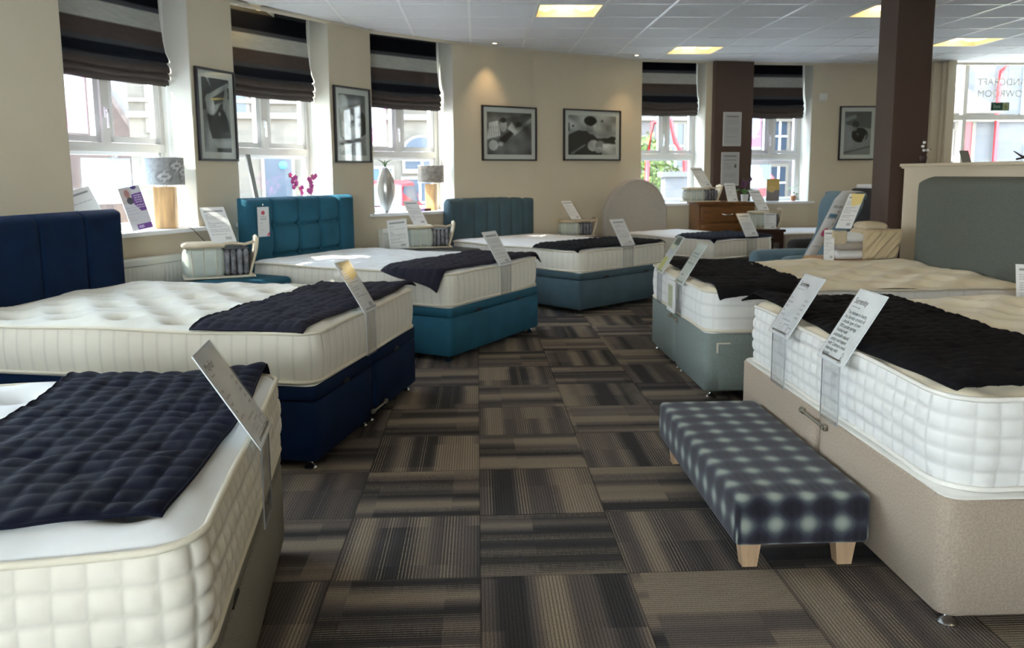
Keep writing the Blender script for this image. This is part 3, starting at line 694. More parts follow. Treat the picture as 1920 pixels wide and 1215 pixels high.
def runner(C, ang, w, v0, v1, zt, l, dim, sp, bulge, m, label, u0=-0.012, u1=None, cell=0.066, corner=None, skew=0.0, sag=0.02, name='bed_runner', W=None, flap=0.0, droop=1.1):
    root_rot = ang; u1 = (w+0.012) if u1 is None else u1
    nx, ny = int((u1-u0)/0.008), int((v1-v0)/0.008); A, B = np.meshgrid(np.linspace(0, 1, nx), np.linspace(0, 1, ny))
    U = u0+(u1-u0)*A; V = v0+(v1-v0)*B+skew*(A-0.5)
    V = V+0.012*np.sin(A*7+v0*9)*(1-B)+0.010*np.sin(A*5+1)*B
    U = U+0.008*np.sin(B*6)*(1-2*A)
    Z = bed_top(w, l, zt, bulge, dim*0.35, sp, np.clip(U, 0, w), np.clip(V, 0, l))+0.019
    a, b = (u1-u0)*A/cell, (v1-v0)*B/cell
    q = (np.abs(np.sin(math.pi*a))**0.5)*(np.abs(np.sin(math.pi*b))**0.5)
    Z = Z+0.009*q
    # soft folds and puckers
    Z = Z+0.0025*np.sin(U*17+V*9)*np.sin(V*23-U*7)+0.0016*np.sin(V*70+3*np.sin(U*13))*q
    
    if flap: U = U+flap*(1-A)*(1-B)
    if corner:
        for (ca, cb, lift, push) in corner:
            d = np.exp(-(((A-ca)*(u1-u0))**2+((B-cb)*(v1-v0))**2)/0.02); Z = Z+lift*d; U = U+push[0]*d; V = V+push[1]*d
    qx = np.abs(U-w/2)-(w/2-0.10); qy = np.abs(V-l/2)-(l/2-0.10); sdf = np.hypot(np.clip(qx, 0, None), np.clip(qy, 0, None))+np.minimum(np.maximum(qx, qy), 0)-0.10
    Z = Z-droop*np.clip(sdf-0.018, 0, None)
    P = np.stack([U, V, Z], -1)
    und = P.copy(); und[..., 2] -= 0.004
    col = None
    root = empty(name, (C[0], C[1], 0), root_rot, label, 'bed runner', 'dark quilted runners laid across the foot of the beds')
    o = grid('quilted_top', P, M[m], root)
    grid('backing', und, M[m], root, flip=True)
    edge = [tuple(P[0, j]) for j in range(0, nx, 3)]+[tuple(P[i, -1]) for i in range(0, ny, 3)]+[tuple(P[-1, j]) for j in range(nx-1, -1, -3)]+[tuple(P[i, 0]) for i in range(ny-1, -1, -3)]
    k = MB(); k.tube([(x, y, z-0.002) for x, y, z in edge], 0.0042, 6, closed=True); k.build('bound_edge', M[m], root, True)
    return root
# sloping acrylic price card hung over the foot of a mattress; local x across the bed, y toward the head
def price_sign(C, ang, ux, zb, label, content=None, w=0.21, tall=0.297, strut=True, zs=0.414, lean=0.155, v0=-0.035, face='sheet', head=None):
    root = empty('price_card', (C[0]+math.cos(ang)*ux-math.sin(ang)*v0, C[1]+math.sin(ang)*ux+math.cos(ang)*v0, 0), ang, label, 'sign', 'price cards in clear holders hooked over the mattresses')
    dy = lean; dz = math.sqrt(tall**2-dy**2)
    up = Vector((0, dy, dz)).normalized(); nrm_ = Vector((1, 0, 0)).cross(up)     # points to the reader (-y, +z)
    o0 = Vector((-w/2, 0, zb))
    mt = frame_mtx(o0, (1, 0, 0), up)
    q = MB(); q.box(-0.002, w+0.002, -0.002, tall+0.002, -0.004, -0.0005); o = q.build('holder_back', M['acryl_edge'], root); o.data.transform(mt)
    pic = content if content is not None else blank_sheet()
    picture('printed_sheet', pic, root, mt @ Matrix.Translation((0.003, 0.003, 0.0005)), w-0.006, tall-0.006)
    q = MB(); q.box(-0.002, w+0.002, -0.002, tall+0.002, 0.0022, 0.0042); o = q.build('clear_front', M['acrylic2'], root); o.data.transform(mt)
    if strut:
        s = MB(); sw = w*0.40; x0 = -sw+0.04; x1 = x0+2*sw-0.02
        x0, x1 = -w*0.33, w*0.38
        s.box(x0, x1, 0.004, 0.007, zs, zb+0.02); s.build('clear_strap', M['acrylic'], root)
        s = MB(); s.box(x0, x1, 0.004, 0.012, zs-0.002, zs+0.0005); s.build('foot_tongue', M['acrylic'], root)
        s = MB(); s.box(x0-0.0012, x0, 0.0035, 0.0075, zs, zb+0.02); s.box(x1, x1+0.0012, 0.0035, 0.0075, zs, zb+0.02); s.box(x0, x1, 0.0035, 0.0075, zs-0.001, zs); s.build('strap_edge', M['strap_edge'], root)
    if head:
        for txt, size, x, y, al, sq in head:
            text_mesh('lettering', txt, size, M['ink'], root, mt @ Matrix.Translation((x, y, 0.0012)), al, False, sq)
    return root
PAPER = (0.78, 0.78, 0.76)
def blank_sheet(kind='bars'):
    a = canvas(44, 62, PAPER)
    if kind == 'bars':
        rect(a, .12, .86, .88, .90, G(.30)); lines(a, .12, .88, [.76, .71, .66, .58, .53, .48, .43, .35, .30, .22], G(.38), th=0.02); rect(a, .6, .08, .85, .16, G(.45))
    if kind == 'plain': pass
    return np.clip(a, 0, 1)
def hb_box(root, x0, x1, y, z0, z1, th, fab, style, r=0.03, **k):
    """upholstered headboard on the head end of a divan (local coordinates)"""
    nx, nz = int((x1-x0)/0.008), int((z1-z0)/0.008)
    X, Z = np.meshgrid(np.linspace(x0, x1, nx), np.linspace(z0, z1, nz)); D = np.zeros_like(X)
    ed = np.minimum(np.minimum(X-x0, x1-X), z1-Z); D = -th*(1-np.exp(-(np.clip(ed, 0, None)/0.02)))
    W = x1-x0; H = z1-z0
    if style == 'panels':
        for xs in k['seams']: D += 0.022*np.exp(-np.abs(X-xs)/0.009)
    if style == 'channels':
        D += 0.018*np.minimum.reduce([np.ones_like(X)]+[(np.abs(X-xs)/0.05)**0.5 for xs in k['seams']])*-1.6+0.018*1.6
    if style == 'tufted':
        vs, hs = k['seams'], k['rows']
        inn = (X > vs[0]) & (X < vs[-1])
        for xs in vs: D += 0.042*np.exp(-np.abs(X-xs)/0.008)
        for zs in hs: D += np.where(inn, 0.042*np.exp(-np.abs(Z-zs)/0.008), 0)
        for xs in vs:
            for zs in hs: D += 0.03*np.exp(-((X-xs)**2+(Z-zs)**2)/0.0012)
    if k.get('rc'):      # rounded top corners
        rc = k['rc']; Xn = X.copy(); Zn = Z.copy()
        for sgn, cx in ((-1, x0+rc), (1, x1-rc)):
            m = ((X < cx) if sgn < 0 else (X > cx)) & (Z > z1-rc)
            a = np.clip((X[m]-cx)/rc, -1, 1); b = np.clip((Z[m]-(z1-rc))/rc, 0, 1)
            Xn[m] = cx+rc*a*np.sqrt(1-b*b/2); Zn[m] = z1-rc+rc*b*np.sqrt(1-a*a/2)
        X, Z = Xn, Zn
    P = np.stack([X, y+th+D, Z], -1)
    hb = grid('headboard', P, M[fab], root)
    if k.get('label'): hb['label'] = k['label']
    if style == 'tufted':
        for xs in k['seams']:
            for zs in k['rows']:
                q = MB(); q.rbox(xs-0.013, xs+0.013, y+0.012, y+0.034, zs-0.013, zs+0.013, 0.010, 4); q.build('button', M[fab], hb, True)
    # rim and back as one shell
    ring = np.concatenate([P[:, 0], P[-1, 1:], P[::-1, -1][1:]]); back = ring.copy(); back[:, 1] = y+th+0.0
    q = MB(); n = len(ring); q.add([tuple(p) for p in ring]+[(p[0], y+th+0.02, p[2]) for p in back], [(i, i+n, i+1+n, i+1) for i in range(n-1)]+[tuple(range(n, 2*n))[::-1]])
    q.build('headboard_back', M[fab], hb, False)
    return hb
BED = {}
A_ = lambda d: R_(d)
# --- L0: grey divan nearest the viewer on the left (Mayfair)
C0, a0 = (-0.545, 1.49), A_(97)
b = divan(C0, a0, 1.37, 1.95, 0.385, 'taupe', 'grey-brown woven divan base nearest the viewer at bottom left', 'ottoman', lid=True)
m = mattress((C0[0]+0.0, C0[1]), a0, 1.37, 1.95, 0.395, 0.64, 'grid', ('white_fab', 'border_c'), 'quilted cream mattress in the bottom left corner, nearest the viewer', dim=0.04, cell=(0.062, 0.058), amp=0.011)
runner(C0, a0, 1.37, 0.045, 0.66, 0.64, 1.95, 0.02, (0.32, 0.30), 0.030, 'run_navy', 'navy quilted bed runner on the nearest left mattress, under the Mayfair card', u0=0.075, u1=1.40+0.29-0.30, corner=[(1, 0, 0.012, (0.03, -0.02)), (1, 1, 0.01, (0.02, 0.02)), (0, 0, -0.004, (0.02, 0.03))])
# --- L1: navy divan
C1, a1 = (-0.741, 3.59), A_(76.7)
b = divan(C1, a1, 1.5, 1.98, 0.40, 'navy', 'navy blue velvet divan bed with tall panelled headboard, second on the left', 'ottoman', seam=0.75)
bar_clip(b, 0.70, 0.90, 0.085, 0.085)
hb_box(b, -0.01, 1.51, 1.985, 0.1, 1.13, 0.09, 'navy', 'panels', seams=(0.375, 0.75, 1.13), label='tall navy velvet headboard with vertical seams')
mattress(C1, a1, 1.5, 1.98, 0.412, 0.635, 'vert', ('cream_fab', 'border_c'), 'cream tufted mattress with a ribbed border on the navy divan', dim=0.075, cell=(0.075, 1), amp=0.006, tape='tape')
runner(C1, a1, 1.5, 0.035, 0.58, 0.635, 1.98, 0.03, (0.32, 0.30), 0.030, 'run_plum', 'black quilted bed runner on the mattress of the navy divan', corner=[(1, 0, 0.015, (0.05, -0.03))], droop=0.3)
# --- L2: teal divan
C2, a2 = (-0.20, 5.693), A_(58.5)
b = divan(C2, a2, 1.37, 1.95, 0.40, 'teal', 'teal velvet divan bed with square buttoned headboard, third on the left', 'ottoman')
hb_box(b, -0.0, 1.37, 1.955, 0.1, 1.16, 0.09, 'teal', 'tufted', seams=(0.30, 0.60, 0.87, 1.13), rows=(0.68, 0.93), label='teal headboard with a grid of buttoned square panels')
mattress(C2, a2, 1.37, 1.95, 0.412, 0.635, 'vert', ('white_fab', 'border_c'), 'white mattress with cream foot border on the teal divan', dim=0.028, cell=(0.07, 1), amp=0.005)
runner(C2, a2, 1.37, 0.03, 0.58, 0.635, 1.95, 0.016, (0.32, 0.30), 0.030, 'run_plum', 'dark aubergine bed runner hanging over the corner of the mattress on the teal divan', u0=-0.02, cell=0.08, flap=-0.10, corner=[(1, 0, 0.005, (0.04, -0.03))])
# --- L3: slate divan
C3, a3 = (0.965, 7.62), A_(40.7)
b = divan(C3, a3, 1.36, 1.95, 0.40, 'slate', 'slate blue velvet divan bed with fluted headboard, fourth on the left', 'ottoman')
hb_box(b, -0.0, 1.36, 1.955, 0.1, 1.07, 0.09, 'slate', 'channels', seams=tuple(1.36*i/7 for i in range(1, 7)), rc=0.07, label='slate blue headboard with vertical fluted channels')
mattress(C3, a3, 1.36, 1.95, 0.412, 0.60, 'vert', ('white_fab', 'border_c'), 'white mattress on the slate blue divan', dim=0.008, cell=(0.07, 1), amp=0.004)
runner(C3, a3, 1.36, 0.02, 0.62, 0.60, 1.95, 0.01, (0.32, 0.30), 0.030, 'run_black', 'black bed runner on the mattress of the slate blue divan', cell=0.08)
# --- L4: far bed with round headboard
C4, a4 = (2.62, 8.90), A_(30)
b = divan(C4, a4, 0.98, 1.60, 0.37, 'darkbrown', 'farthest divan bed, dark base, with a half-round stone headboard', 'plain')
# half-round headboard
def round_headboard(root, cx, y, R, z0, th):
    n = 40; prof = [(R*math.cos(math.pi*i/n), R*math.sin(math.pi*i/n)*0.92) for i in range(n+1)]
    prof = [(R, -0.6)]+prof+[(-R, -0.6)]; k = len(prof); v = []; f = []
    for s_, yy in ((0.90, 0), (0.965, 0.008), (0.99, 0.025), (1.0, 0.05), (1.0, th)):
        for x, z in prof: v.append((cx+x*s_, y+yy, z0+(z*s_ if z > 0 else z)))
    for a in range(4):
        for i in range(k-1): f.append((a*k+i, a*k+i+1, (a+1)*k+i+1, (a+1)*k+i))
    f.append(tuple(range(k))[::-1]); f.append(tuple(4*k+i for i in range(k)))
    q = MB(); q.add(v, f); o = q.build('headboard', M['stone_fab'], root, True, auto=40); o['label'] = 'half-round stone coloured headboard'
    q = MB(); q.tube([(cx+x*0.935, y+0.0015, z0+z*0.935) for x, z in prof[1:-1]], 0.006, 6); q.build('headboard_piping', M['stone_fab'], o, True)
round_headboard(b, 0.28, 1.605, 0.53, 0.785, 0.07)
mattress(C4, a4, 0.98, 1.60, 0.382, 0.58, 'vert', ('white_fab', 'border_c'), 'white mattress on the farthest bed with the half-round headboard', dim=0.008, cell=(0.07, 1), amp=0.004, tape='tape_w')
runner(C4, a4, 0.98, 0.0, 0.6, 0.58, 1.60, 0.01, (0.32, 0.30), 0.030, 'run_navy', 'dark blue bed runner on the farthest bed, in front of the wooden chest', cell=0.08)
# --- R1: sage divan (origin at its far foot corner)
CR1, ar = (1.33, 6.16), A_(-90)
b = divan(CR1, ar, 1.5, 1.99, 0.40, 'sage', 'sage green divan bed with a rounded grey-green headboard, right of the aisle', 'plain', seam=0.75, r=0.05)
bar_clip(b, 0.66, 0.83, 0.365, 0.365)
q = MB(); q.box(1.4985, 1.503, 0.085, 0.80, 0.062, 0.338); o = q.build('drawer', M['sage'], b)
q = MB(); q.box(1.4985, 1.506, 0.068, 0.078, 0.285, 0.345); q.box(1.4985, 1.506, 0.068, 0.15, 0.338, 0.345); q.build('drawer_corner', M['trimc'], o)
hbr = hb_box(b, 0.07, 1.44, 1.98, 0.15, 1.30, 0.09, 'sageh', 'plain', rc=0.13, label='large grey-green headboard with rounded corners')
mattress(CR1, ar, 1.5, 1.98, 0.412, 0.645, 'grid', ('ivory_fab', 'border_w'), 'ivory tufted mattress with knitted white border on the sage green divan', dim=0.080, cell=(0.10, 0.09), amp=0.0035, tape='tape', r=0.11, step=0.012)
runner(CR1, ar, 1.5, 0.06, 0.64, 0.645, 1.98, 0.03, (0.32, 0.30), 0.030, 'run_black', 'plain black bed runner with a drooping corner on the sage green divan', u0=0.10, u1=1.5+0.06, cell=0.09, corner=[(1, 0, 0.0, (0.01, -0.01))], droop=0.9)
# --- R0: beige divan near right
CR0 = (1.33, 4.00)
b = divan(CR0, ar, 1.83, 1.99, 0.405, 'beige', 'beige woven divan base nearest the viewer on the right, beside the checked bench', 'plain', seam=0.92, r=0.05)
bar_clip(b, 0.805, 1.02, 0.372, 0.367)
mattress((CR0[0]+0.025, CR0[1]-0.02), ar, 1.77, 1.95, 0.420, 0.69, 'grid', ('ivory_fab', 'border_w'), 'deep white quilted mattress with the two Serenity cards, nearest on the right', dim=0.080, cell=(0.066, 0.052), amp=0.010, r=0.13, tape='tape_w', sp=(0.32, 0.30))
runner((CR0[0]+0.025, CR0[1]-0.02), ar, 1.77, 0.025, 0.64, 0.69, 1.95, 0.03, (0.32, 0.30), 0.030, 'run_black', 'black quilted bed runner on the nearest right mattress, behind the Serenity cards', u0=-0.05, u1=1.745, skew=-0.03, corner=[(0, 0, 0.03, (-0.07, -0.04))], droop=0.4)

# --- price cards
def sheet_pic(kind):
    if kind == 'yellowcorner':
        a = blank_sheet(); poly(a, [(.15, 1), (1, 1), (1, .70), (.45, .62)], (0.85, 0.68, 0.28)); return a  # yellow light reflection painted across the top of the sheet
    if kind == 'greenA':
        a = canvas(44, 62, (0.62, 0.66, 0.58)); rect(a, .15, .78, .9, .98, (0.16, 0.20, 0.15)); rect(a, .1, .66, .6, .78, (0.75, 0.72, 0.45)); rect(a, .05, .05, .6, .42, (0.50, 0.52, 0.12)); rect(a, .1, .45, .8, .62, (0.6, 0.64, 0.70)); return a
    if kind == 'greenB':
        a = canvas(44, 62, (0.60, 0.64, 0.56)); lines(a, .15, .85, [.85, .75, .67, .59, .5], G(.25), th=0.025); rect(a, .2, .2, .5, .24, G(.3)); rect(a, .0, .0, 1, .15, (0.5, 0.56, 0.5)); return a
    if kind == 'greenC':
        a = canvas(44, 62, (0.80, 0.80, 0.78)); rect(a, .14, .12, .86, .88, (0.50, 0.52, 0.34)); lines(a, .25, .75, [.78, .7, .6, .5, .4, .3, .2], (0.25, 0.28, 0.15), th=0.02); return a
    if kind == 'price':
        a = canvas(66, 92, (0.76, 0.765, 0.755)); X, Y = XY(a); a *= (1+0.035*np.sin(X*9+3*np.sin(Y*8)))[..., None]
        for x0, y0, x1, y1 in ((.50, .06, .72, .20), (.76, .06, .92, .16)):
            rect(a, x0, y0, x1, y1, G(.3)); rect(a, x0+.015, y0+.012, x1-.015, y1-.012, (0.76, 0.765, 0.755))
        lines(a, .30, .46, [.08, .12, .16], G(.45), th=0.012); return a
    if kind == 'prose':
        a = canvas(66, 92, (0.77, 0.79, 0.77)); X, Y = XY(a); a *= (1+0.03*np.sin(X*7+4*np.sin(Y*6)))[..., None]; ell(a, .80, .09, .05, .075, G(.2)); ell(a, .80, .09, .042, .066, (0.66, 0.68, 0.66)); ell(a, .80, .085, .014, .02, G(.15)); return a
    return blank_sheet()
prices = lambda a, b_, c, d, e: [(t, 0.0125, 0.012, 0.175-0.021*i, 'LEFT', 0.75) for i, t in enumerate(('Single', 'Small Double', 'Double', 'King', 'Super King'))]+[(t, 0.0125, 0.190, 0.178-0.021*i, 'RIGHT', 0.75) for i, t in enumerate((a, b_, c, d, e))]
price_sign(C0, a0, 0.69, 0.635, 'clear-fronted Mayfair price card leaning on the nearest left mattress', sheet_pic('price'), v0=-0.045, zs=0.40,
           head=[('Mayfair', 0.034, 0.016, 0.240, 'LEFT', 0.9), ('1000 pocket', 0.009, 0.018, 0.222, 'LEFT', 0.9), ('MATTRESS PRICE ONLY', 0.0095, 0.105, 0.070, 'CENTER', 0.8)]+prices('£615.38', '£653.34', '£689.30', '£782.31', '£990.38'))
price_sign(C1, a1, 0.65, 0.642, 'price card on the runner of the navy divan, its top catching yellow light', sheet_pic('yellowcorner'), w=0.18)
price_sign(C2, a2, 0.745, 0.640, 'price card leaning on the foot of the teal divan mattress')
price_sign(C3, a3, 0.69, 0.628, 'price card leaning on the foot of the slate blue divan mattress', v0=-0.02)
price_sign(C4, a4, 0.58, 0.615, 'price card on the foot of the farthest bed, in front of the wooden chest', v0=-0.02, zs=0.385)
price_sign(CR1, ar, 0.40, 0.635, 'yellow-green printed card on the sage divan mattress, left of its neighbour', sheet_pic('greenA'), w=0.19)
price_sign(CR1, ar, 0.97, 0.630, 'pale green card nearest the aisle corner of the sage divan mattress', sheet_pic('greenB'), w=0.19)
# upright framed card between them
q = empty('framed_card', (1.30, 5.47, 0), ar, 'small white-framed green card propped upright against the sage divan mattress', 'sign')
k = MB(); k.box(0, 0.20, -0.012, -0.002, 0.417, 0.63); k.build('frame', M['white'], q)
picture('printed_sheet', sheet_pic('greenC'), q, frame_mtx((0.01, -0.0125, 0.425), (1, 0, 0), (0, 0, 1)), 0.18, 0.195)
price_sign((CR0[0]+0.0, CR0[1]), ar, 0.57, 0.640, 'left Serenity card listing prices, on the nearest right mattress', sheet_pic('price'), v0=-0.035, zs=0.418,
           head=[('Serenity', 0.034, 0.020, 0.240, 'LEFT', 0.85), ('No need to turn range', 0.008, 0.021, 0.223, 'LEFT', 0.9), ('MATTRESS PRICE ONLY', 0.0095, 0.105, 0.072, 'CENTER', 0.8)]+prices('£1075.38', '£1193.84', '£1193.84', '£1316.76', '£2340.84'))
price_sign((CR0[0]+0.0, CR0[1]), ar, 1.095, 0.645, 'right Serenity card with a paragraph of text, on the nearest right mattress', sheet_pic('prose'), v0=-0.035, zs=0.418,
           head=[('Serenity', 0.034, 0.020, 0.240, 'LEFT', 0.9), ('No need to turn range', 0.008, 0.021, 0.223, 'LEFT', 0.9),
                 ('The ultimate in luxury,\nthe Serenity consists of\na double layer of over\n3000 pocket springs.\nFinished with\nsustainable natural\ncotton and topped\nwith Cashmere wool,\nsleep easy with\nSerenity.', 0.0205, 0.020, 0.195, 'LEFT', 0.80)])

# ---------------------------------------------------------------- checked bench
def plaid_mat():
    m = bpy.data.materials.new('plaid_wool'); m.use_nodes = True; n = m.node_tree; b = n.nodes['Principled BSDF']; L = n.links
    tc = n.nodes.new('ShaderNodeTexCoord'); sp = n.nodes.new('ShaderNodeSeparateXYZ'); L.new(tc.outputs['Object'], sp.inputs[0])
    def mth(op, a, b_=None):
        x = n.nodes.new('ShaderNodeMath'); x.operation = op
        for k, q in enumerate((a, b_)):
            if q is None: continue
            if isinstance(q, (int, float)): x.inputs[k].default_value = q
            else: L.new(q, x.inputs[k])
        return x.outputs[0]
    P = 0.112
    wave = lambda s, ph: mth('ADD', 0.5, mth('MULTIPLY', 0.5, mth('SINE', mth('ADD', mth('MULTIPLY', s, 2*math.pi/P), ph))))
    geo = n.nodes.new('ShaderNodeNewGeometry'); 
    # cloth runs over the top and down the sides: use x+z and y+z like a folded sheet
    sn = n.nodes.new('ShaderNodeSeparateXYZ'); L.new(tc.outputs['Normal'], sn.inputs[0])
    dz = mth('SUBTRACT', 0.272, sp.outputs[2])
    X = mth('SUBTRACT', sp.outputs[0], mth('MULTIPLY', dz, mth('ABSOLUTE', sn.outputs[0]))); Y = mth('SUBTRACT', sp.outputs[1], mth('MULTIPLY', dz, mth('ABSOLUTE', sn.outputs[1])))
    wx, wy = wave(X, 0.4), wave(Y, 0.9)
    light = mth('MULTIPLY', mth('POWER', wx, 1.0), mth('POWER', wy, 1.0)); half = mth('MULTIPLY', mth('ADD', wx, wy), 0.5)
    r = n.nodes.new('ShaderNodeValToRGB'); e = r.color_ramp.elements; e[0].position = 0.15; e[0].color = (0.006, 0.005, 0.012, 1); e[1].position = 0.95; e[1].color = (0.31, 0.34, 0.29, 1)
    x = e.new(0.42); x.color = (0.019, 0.018, 0.034, 1); x = e.new(0.66); x.color = (0.075, 0.09, 0.095, 1)
    L.new(mth('ADD', mth('MULTIPLY', light, 0.05), mth('MULTIPLY', half, 0.93)), r.inputs[0])
    # herringbone weave
    zz = mth('ABSOLUTE', mth('SUBTRACT', mth('FRACT', mth('MULTIPLY', sp.outputs[0], 36)), 0.5))
    hb = mth('SINE', mth('MULTIPLY', mth('ADD', mth('ADD', sp.outputs[1], sp.outputs[2]), mth('MULTIPLY', zz, 0.028)), 1500))
    mr = n.nodes.new('ShaderNodeMapRange'); mr.inputs[1].default_value = -1; mr.inputs[2].default_value = 1; mr.inputs[3].default_value = 0.62; mr.inputs[4].default_value = 1.3; L.new(hb, mr.inputs[0])
    mx = n.nodes.new('ShaderNodeMix'); mx.data_type = 'RGBA'; mx.blend_type = 'MULTIPLY'; mx.inputs[0].default_value = 1; L.new(r.outputs[0], mx.inputs[6]); L.new(mr.outputs[0], mx.inputs[7])
    L.new(mx.outputs[2], b.inputs['Base Color']); b.inputs['Roughness'].default_value = 0.9; b.inputs['Sheen Weight'].default_value = 0.15
    bp = n.nodes.new('ShaderNodeBump'); bp.inputs['Strength'].default_value = 0.4; bp.inputs['Distance'].default_value = 0.001; L.new(hb, bp.inputs['Height']); L.new(bp.outputs[0], b.inputs['Normal'])
    return m
r = empty('bench', (0.845, 2.55, 0), 0, 'long low bench in blue and cream checked wool on tapered wooden feet', 'bench')
q = MB(); q.rbox(0, 0.462, 0, 1.16, 0.098, 0.272, 0.022, 6, puff=0.006); q.build('upholstered_seat', plaid_mat(), r, True)
for (x, y) in ((0.035, 0.05), (0.365, 0.05), (0.035, 1.05), (0.365, 1.05)):
    k = MB(); t = 0.062; i = 0.012
    v = [(x, y, 0.099), (x+t+0.012, y, 0.099), (x+t+0.012, y+t, 0.099), (x, y+t, 0.099), (x+i, y+i*0.5, 0), (x+t, y+i*0.5, 0), (x+t, y+t-i, 0), (x+i, y+t-i, 0)]
    k.add(v, [(0,1,2,3), (7,6,5,4), (0,4,5,1), (1,5,6,2), (2,6,7,3), (3,7,4,0)]); k.build('foot', M['palewood'], r)

# ---------------------------------------------------------------- blanket boxes and cut-away mattress samples
def local_root(C, a, u, v):
    return (C[0]+math.cos(a)*u-math.sin(a)*v, C[1]+math.sin(a)*u+math.cos(a)*v)
def blanket_box(C, a, u0, v0, L, D, h, fab, fab2, label):
    x, y = local_root(C, a, u0, v0); r = empty('blanket_box', (x, y, 0), a, label, 'ottoman')
    q = MB(); q.rbox(0.03, L-0.03, 0.03, D-0.03, 0.03, h-0.07, 0.012, 3); q.build('body', M[fab2], r, True)
    q = MB(); q.rbox(0, L, 0, D, h-0.085, h-0.012, 0.035, 6, puff=0.014); q.build('padded_lid', M[fab], r, True)
    for (px, py) in ((0.06, 0.06), (L-0.06, 0.06), (0.06, D-0.06), (L-0.06, D-0.06)):
        k = MB(); k.lathe([(0.02, 0), (0.025, 0.032)], px, py, 12); k.build('foot', M['darkwood'], r, True)
    return r
blanket_box(C2, a2, -0.86, 1.43, 0.80, 0.50, 0.575, 'teal', 'black', 'teal upholstered blanket box between the navy bed and the teal bed')
blanket_box(C3, a3, -0.86, 1.33, 0.80, 0.50, 0.575, 'greyleather', 'black', 'charcoal grey blanket box between the teal bed and the slate blue bed')
blanket_box(C3, a3, 1.44, 1.20, 0.62, 0.46, 0.575, 'maroon', 'maroon', 'maroon upholstered box in front of the half-round headboard')
def sample(x, y, z, rz, label, w=0.46, d=0.26, h=0.24, style='spring', bag=False):
    """cut-away mattress corner: quilted cover on one side, springs showing on the other, flaps folded"""
    r = empty('mattress_sample', (x, y, z), rz, label, 'mattress sample', 'cut-away mattress corner samples')
    q = MB(); q.rbox(0, w*0.56, 0.0, d, 0.004, h*0.86, 0.045, 5, puff=0.012); q.build('quilted_cover', M['samp'], r, True)
    for k in range(3):
        s = MB(); xx = w*(0.10+0.17*k); s.tube([(xx, -0.010, 0.02), (xx, -0.0145, h*0.43), (xx, -0.008, h*0.82)], 0.003, 6); s.build('quilting_seam', M['tape'], r, True)
    s = MB(); s.rbox(-0.006, w*0.58, -0.004, d+0.004, h*0.84, h*0.97, 0.022, 4, puff=0.008); s.build('comfort_layer', M['calico'], r, True)
    s = MB(); s.box(w*0.56, w*0.93, 0.03, d, 0.012, h*0.80); s.build('cut_core', M['black'], r)
    for k in range(4):
        s = MB(); xx = w*0.60+k*w*0.092; s.lathe([(0.006, 0.02), (w*0.040, 0.035), (w*0.033, h*0.40), (w*0.040, h*0.70), (0.01, h*0.79)], xx, 0.028, 14); s.build('pocket_spring', M['springg'], r, True)
    n = 8; P = np.zeros((5, n+1, 3))
    for j in range(n+1):
        t = j/n
        for i in range(5): P[i, j] = (w*(0.90+0.14*math.sin(t*1.5)), 0.0+d*i/4*0.9, 0.01+(h*1.08)*t+0.01*math.sin(i*2.0+t*4))
    s = grid('cover_flap', P, M['calico'], r); md = s.modifiers.new('thick', 'SOLIDIFY'); md.thickness = 0.014
    s = MB(); s.tube([(w*0.5, 0.02, h*0.93), (w*0.68, 0.015, h*0.97), (w*0.86, 0.012, h*0.92), (w*1.0, 0.02, h*0.99)], 0.011, 8); s.build('felt_pad', M['calico'], r, True)
    s = MB(); s.rbox(-0.01, w*1.0, -0.012, d, 0.0, 0.014, 0.005, 3); s.build('base_pad', M['tape'], r, True)
    return r
M['samp'] = mat('pale_green_ticking', (0.50, 0.54, 0.48), 0.8, noise=0.05, nscale=12); M['springg'] = mat('grey_spring_pocket', (0.20, 0.20, 0.215), 0.8, noise=0.5, nscale=22)
def at_px(u, v, z):   # floor-plan point under a picture point, used only to lay things out
    f, p, y, r = 1528.5, 0.132758, 0.041627, -0.007434
    Mx = scene.camera.matrix_world.to_3x3() if False else None
    fwd = Vector((math.sin(y)*math.cos(p), math.cos(y)*math.cos(p), -math.sin(p))); right = Vector((math.cos(y), -math.sin(y), 0)); up = right.cross(fwd)
    c, s = math.cos(r), math.sin(r); r2 = right*c+up*s; u2 = up*c-right*s
    d = r2*((u-960)/f)-u2*((v-530)/f)+fwd; t = (z-CAM_H)/d.z
    return (d.x*t, d.y*t)
def card(x, y, z, rz, label, w=0.15, tall=0.21, lean=0.5, kind='bars', shear=0.0, group='small price cards standing on the samples and boxes'):
    if kind != 'plain' and abs(shear) > 0.13: rz += max(-0.75, min(0.75, -1.35*shear)); lean = min(0.85, 0.28+abs(shear)); shear = 0.0; tall *= 1.22
    r = empty('standing_card', (x, y, z), rz, label, 'sign', group); up = Vector((shear, math.sin(lean), math.cos(lean))).normalized()
    xa = Vector((1, 0, 0)); xa = (xa-up*xa.dot(up)).normalized()
    mt = frame_mtx((0, 0, 0.002), xa, up)
    q = MB(); q.box(0, w, 0, tall, -0.004, -0.0006); o = q.build('holder', M['acryl_edge'], r); o.data.transform(mt)
    picture('printed_sheet', sheet_pic(kind), r, mt, w, tall)
    return r
x, y = -2.02, 6.22
sample(-2.16, 6.07, 0.579, A_(22), 'large cut-open mattress corner on the teal blanket box', 0.50, 0.30, 0.27)
x, y = -1.98, 6.15
card(x, y+0.02, 0.842, A_(12), 'price card leaning on the mattress sample on the teal blanket box', 0.19, 0.27, 0.25, shear=-0.38)
sample(-0.72, 8.48, 0.579, A_(8), 'cut-open mattress corner with a black core on the charcoal blanket box', 0.46, 0.28, 0.24)
card(-0.66, 8.50, 0.82, A_(0), 'price card tilted on top of the sample on the charcoal blanket box', 0.17, 0.27, 0.25, shear=-0.45)
